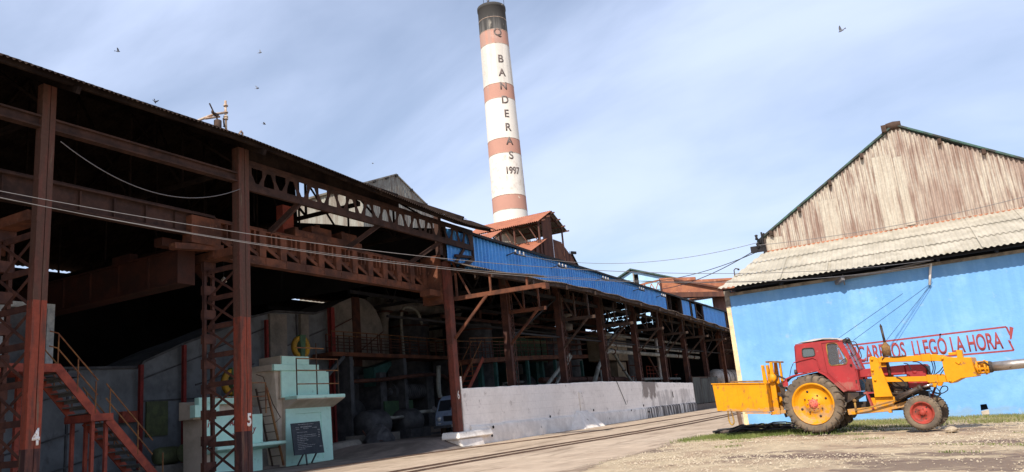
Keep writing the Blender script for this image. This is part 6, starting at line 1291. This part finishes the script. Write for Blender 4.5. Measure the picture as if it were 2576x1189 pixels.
# subframe
mb = MB(); ext(mb, [(.82, .60), (.83, .44), (1.86, .46), (1.88, .42), (1.95, .42), (1.95, .50), (2.45, .57), (2.45, .72), (2.0, .62), (1.6, .62)], .42, .58); ext(mb, [(1.60, .87), (2.05, .84), (2.05, .60), (1.60, .58)], .40, .56); ext(mb, [(1.42, .86), (1.60, .85), (1.60, .58), (1.42, .58)], .50, .60); ext(mb, [(2.05, .84), (2.2, .86), (2.22, .72), (2.05, .68)], .38, .5); B(mb, 'subframe', Mty, bevel=.008)
mb = MB(); ext(mb, [(.82, .60), (.83, .44), (1.86, .46), (2.45, .57), (2.45, .72), (1.6, .62)], 1.42, 1.58); B(mb, 'subframe', Mty)
for yy in (.30, 1.6):
    mb = MB(); p0, p1, p2 = Q(2.14, .78), Q(2.80, 1.02), Q(3.10, 1.09); mb.tube([(p0[0], yy, p0[1]), (p1[0], yy, p1[1])], .075, 12); mb.tube([(p1[0] - .06, yy, p1[1] - .02), (p1[0] + .02, yy, p1[1] + .01)], .09, 12); mb.tube([(p0[0] + .1, yy - .08, p0[1] + .0), (p1[0], yy - .08, p1[1] - .02)], .015, 6); c_ = B(mb, 'lift_cylinder', Mblk)
    mb = MB(); mb.tube([(p1[0], yy, p1[1]), (p2[0], yy, p2[1])], .033, 10); B(mb, 'piston_rod', Mchrome, c_)
mb = MB(); mb.tube([(Q(*p)[0], .3, Q(*p)[1]) for p in ((1.05, .56), (1.4, .60), (2.0, .72), (2.4, .82), (2.7, .95))], .02, 6); mb.tube([(1.05, .34, .55), (1.05, .34, .80)], .03, 8); mb.lathe([(0, .05), (.05, .02), (.055, -.03), (0, -.05)], (1.05, .34, .86), n=10); B(mb, 'drag_link', Mmuf)
mb = MB(); mb.bar((Q(3.1, 1.05)[0], .75, 1.12), (2.82, .75, .62), .06, .05); mb.bar((2.9, .7, 1.1), (3.1, .7, 1.2), .06, .04); B(mb, 'front_bracket', Mrimred)
mb = MB()
hoses = [[(2.98, 1.62), (3.05, 1.45), (3.10, 1.32), (3.2, 1.28)], [(3.15, 1.72), (3.16, 1.5), (3.08, 1.32)], [(3.20, 1.72), (3.2, 1.5), (3.12, 1.30)], [(3.42, 1.55), (3.3, 1.42), (3.15, 1.32), (3.1, 1.25)], [(3.42, 1.45), (3.34, 1.36), (3.28, 1.28)], [(2.7, 1.72), (2.85, 1.68), (3.0, 1.5), (3.06, 1.35)],
         [(2.95, .92), (3.1, .83), (3.25, .83), (3.38, .90), (3.38, .99), (3.28, 1.0), (3.2, .9), (3.14, .75)], [(2.9, 1.0), (3.05, .88), (3.18, .80), (3.05, .76), (2.95, .82)], [(3.12, 1.02), (3.18, .92), (3.22, .82), (3.1, .72)], [(1.98, 1.86), (2.1, 1.95), (2.3, 1.9), (2.6, 1.90)], [(2.25, 1.36), (2.35, 1.3), (2.42, 1.2), (2.45, 1.05)], [(2.5, 1.7), (2.6, 1.66), (2.65, 1.5)]]
for i, h in enumerate(hoses): mb.tube([(Q(*p)[0], .46 + .05 * (i % 4) if i < 9 else .34, Q(*p)[1]) for p in smooth(h, 5)], .013, 6)
[B(q, 'hydraulic_hose', Mrub) for q in islands(mb)]
# exhaust
mb = MB(); x0 = Q(2.05, 2.1)[0]; mb.lathe([(.0, 1.92), (.115, 1.94), (.12, 2.22), (.06, 2.30), (.035, 2.34)], (x0, .8, .06), n=18); ex = B(mb, 'silencer', Mmuf)
mb = MB(); mb.tube([(x0, .8, 2.36), (x0 - .035, .8, 2.84)], .034, 10); mb.prism([(x0 - .07, .77, 2.84), (x0 - .0, .77, 2.84), (x0 - .04, .77, 2.92)], (0, .06, 0)); mb.tube([(x0, .64, 1.98), (x0 + .02, .64, 1.42)], .04, 10); [B(q, 'exhaust_pipe', Mblk, ex) for q in islands(mb)]
# rear mast and ballast box
mb = MB(); ext(mb, [(-2.88, 1.64), (-2.86, 1.66), (-1.22, 1.525), (-1.24, .72), (-1.32, .70), (-2.0, .76), (-2.84, .84)], .08, 1.5)
bx = B(mb, 'ballast_box', Mty, bevel=.012)
mb = MB(); ext(mb, [(-2.90, 1.65), (-1.22, 1.515), (-1.22, 1.545), (-2.90, 1.68)], .05, .1); ext(mb, [(-2.13, 1.59), (-2.11, 1.59), (-2.11, .78), (-2.13, .78)], .072, .085); ext(mb, [(-2.0, .74), (-1.2, .68), (-1.2, .64), (-2.0, .70)], .1, .2); ext(mb, [(-1.26, 1.53), (-1.22, 1.53), (-1.24, .70), (-1.28, .70)], .06, .085); B(mb, 'box_rim', Mty, bx)
mb = MB(); ext(mb, [(-2.6, 1.70), (-1.3, 1.60), (-1.3, 1.55), (-2.6, 1.66)], .9, 1.5); B(mb, 'box_lid', Mmuf, bx)
mb = MB(); mb.tube([(Q(*p)[0], .12, Q(*p)[1]) for p in smooth([(-2.52, .83), (-2.53, .55), (-2.48, .42), (-2.42, .42), (-2.38, .52), (-2.42, .82)], 4)], .022, 8); B(mb, 'hook', Mmuf, bx)
mb = MB()
for y in (.32, .75): ext(mb, [(-1.38, 1.50), (-1.37, 2.07), (-1.29, 2.06), (-1.26, 1.50)], y, y + .06); ext(mb, [(-1.20, 1.5), (-1.12, 2.13), (-1.04, 2.12), (-1.06, .66), (-1.22, .66)], y + .05, y + .12); 
ext(mb, [(-.93, 1.5), (-.90, 2.12), (-.85, 2.12), (-.86, 1.5)], .55, .62); ext(mb, [(-1.24, 2.12), (-1.23, 2.17), (-.85, 2.13), (-.86, 2.08)], .4, .9)
ext(mb, [(-1.30, .70), (-1.30, .60), (-.85, .62), (-.85, .72)], .3, .42); ext(mb, [(-1.12, .78), (-1.0, .78), (-1.0, .6), (-1.12, .6)], .25, .32)
ms = B(mb, 'rear_mast', Mty, bevel=.006)
mb = MB(); ext(mb, [(-1.24, 2.125), (-1.235, 2.178), (-.845, 2.138), (-.85, 2.085)], .385, .40); B(mb, 'mast_cap', Mmuf, ms)
mb = MB(); x0, z0 = Q(-1.09, 1.66); mb.lathe([(0, .24), (.11, .245), (.125, .27), (.125, .5), (0, .52)], (x0, 0, z0), axis='Y', n=24); B(mb, 'winch_drum', Mty, ms)
mb = MB()
for a, b in (((-1.0, 1.76), (-.93, 1.66)), ((-.95, 1.72), (-.68, 1.56))): p, q = Q(*a), Q(*b); mb.bar((p[0], .38, p[1]), (q[0], .38, q[1]), .04, .05)
for a, b, w_ in (((-1.0, 1.45), (-.55, 1.2), .07), ((-1.05, 1.2), (-.75, .98), .08), ((-.9, 1.5), (-.88, .8), .13), ((-.95, .95), (-.7, .75), .07), ((-.95, .66), (-.92, .50), .05)): p, q = Q(*a), Q(*b); mb.bar((p[0], .5, p[1]), (q[0], .5, q[1]), .07, w_)
B(mb, 'linkage', Mblk, ms)

# ================================================================== ground details
sb = thing('scrap_branches', 'dark twisted branches and tyre strips lying under the yellow box', 'scrap', (-5.3, 26.2, 0))
rn = random.Random(12)
for k, (m_, r) in enumerate(((Mwood, .05), (Mrub, .035), (Mwood, .04), (Mrub, .03))):
    mb = MB()
    for j in range(3):
        y = 26.0 + rn.uniform(-.3, .5); x = -6.7 + rn.uniform(0, .5); pts = []
        L_ = rn.uniform(2.2, 3.0)
        for i in range(9): pts.append((x + L_ * i / 8, y + rn.uniform(-.09, .09) + .1 * math.sin(i), .06 + abs(rn.uniform(0, .2)) * math.sin(math.pi * i / 8) + .03 * k))
        mb.tube(pts, r, 7, r1=r * .5)
    build_each(mb, ('branch', 'tyre_strip')[k % 2], m_, sb)
mb = MB(); mb.lathe([(0, -.5), (.1, -.48), (.12, .4), (0, .5)], (-6.0, 26.1, .13), axis='X', n=9); mb.build('log', Mwood, sb)
pole = thing('wooden_prop', 'short rusty prop leaning at the blue building corner behind the yellow box', 'post', (-7.0, 32.4, 0)); MB().bar((-7.1, 32.5, 0), (-7.2, 32.6, 1.5), .12, .12).build('post', Mrail, pole)
rk_ = thing('wheel_chock_stone', 'small tan stone wedged against the front tractor wheel', 'stone', (.25, 22.9, -.1))
mb = MB(); mb.lathe([(0, 0), (.13, .02), (.15, .08), (.08, .14), (0, .15)], (.22, 22.75, -.13), n=7, smooth=False)
for q in mb.bm.verts: q.co += Vector((rn.uniform(-.03, .03), rn.uniform(-.03, .03), rn.uniform(-.015, .015)))
mb.build('stone', Mstone, rk_)
# limestone chips and grass
def soup(name, mt, gen, n, label):
    v, f = [], []
    for _ in range(n): gen(v, f)
    me = bpy.data.meshes.new(name); me.from_pydata(v, [], f); me.materials.append(mt); o = bpy.data.objects.new(name, me); C.objects.link(o); tagp(o, label, 'ground cover', None, 'stuff')
rs = random.Random(31)
def chip(v, f):
    while True:
        X, Y = rs.uniform(-7.6, 7), 12 + 16 * rs.random() ** 1.3
        d_ = math.sin(X * .9 + 1.3 * math.sin(Y * .7)) + math.sin(Y * 1.3 + X * .4)
        if X > -7.0 - rs.random() ** 3 * .8 and rs.random() < (.5 + .3 * d_) * (.35 if X > -1 and 14 < Y < 17.4 else 1): break
    r = rs.choice((.007, .009, .012, .016, .022, .034 if rs.random() < .25 else .02)) * rs.uniform(.7, 1.3); z = gh(X, Y) + .01; i = len(v); a = rs.uniform(0, 6.28)
    for k in range(5): t = a + k * 1.257 + rs.uniform(-.3, .3); rr = r * rs.uniform(.7, 1.2); v.append((X + rr * math.cos(t), Y + rr * math.sin(t), z))
    v.append((X + rs.uniform(-.3, .3) * r, Y + rs.uniform(-.3, .3) * r, z + r * rs.uniform(.6, 1.1)))
    for k in range(5): f.append((i + k, i + (k + 1) % 5, i + 5))
soup('limestone_chips', Mstone, chip, 13000, 'pale limestone chips scattered over the gravel yard')
def blade(region, hmin, hmax):
    def g(v, f):
        X, Y = region(); z = gh(X, Y) - .005; h = rs.uniform(hmin, hmax); a = rs.uniform(0, 6.28); w_ = rs.uniform(.004, .009); lx, ly = rs.uniform(-.6, .6) * h, rs.uniform(-.6, .6) * h; i = len(v)
        c, s = math.cos(a) * w_, math.sin(a) * w_
        v.extend([(X - c, Y - s, z), (X + c, Y + s, z), (X + c * .7 + lx * .4, Y + s * .7 + ly * .4, z + h * .6), (X - c * .7 + lx * .4, Y - s * .7 + ly * .4, z + h * .6), (X + lx, Y + ly, z + h)])
        f.append((i, i + 1, i + 2, i + 3)); f.append((i + 3, i + 2, i + 4))
    return g
def dens(X, Y): return .5 + .5 * math.sin(X * 2.1 + 2 * math.sin(Y * 1.7)) * math.sin(Y * 2.9 + X)
def reg_a():      # around and under the box
    while True:
        X, Y = rs.gauss(-4.7, 1.15), rs.gauss(25.1, .8)
        if -7.5 < X < -2.2 and 23.3 < Y < 27.5 and rs.random() < .05 + max(0, dens(X, Y) - .3) * 1.3: return X, Y
def reg_b():      # strip along the blue wall
    while True:
        X, Y = rs.uniform(-6.8, 9), 32.8 - 7.6 * rs.random() ** .9
        if Y > 26.2 + .8 * math.sin(X * 1.3) + .4 * math.sin(X * 4.1) and rs.random() < .06 + max(0, dens(X, Y) - .35) * 1.3 + (Y > 31) * .3: return X, Y
def reg_c():
    while True:
        X, Y = rs.uniform(-7.3, 8), rs.uniform(17, 27)
        if dens(X * .6, Y * .6) > .93: return X, Y
soup('grass', Mgrass, blade(reg_a, .03, .13), 14000, 'green grass tufts under and around the yellow ballast box')
soup('grass_strip', Mgrass, blade(reg_b, .02, .11), 15000, 'low green grass along the foot of the blue wall')
soup('dry_grass', Mdrygrass, blade(reg_b, .02, .12), 22000, 'dry yellow grass along the foot of the blue wall')
soup('weeds', Mgrass, blade(reg_c, .02, .06), 2200, 'sparse weeds sprouting in the gravel')
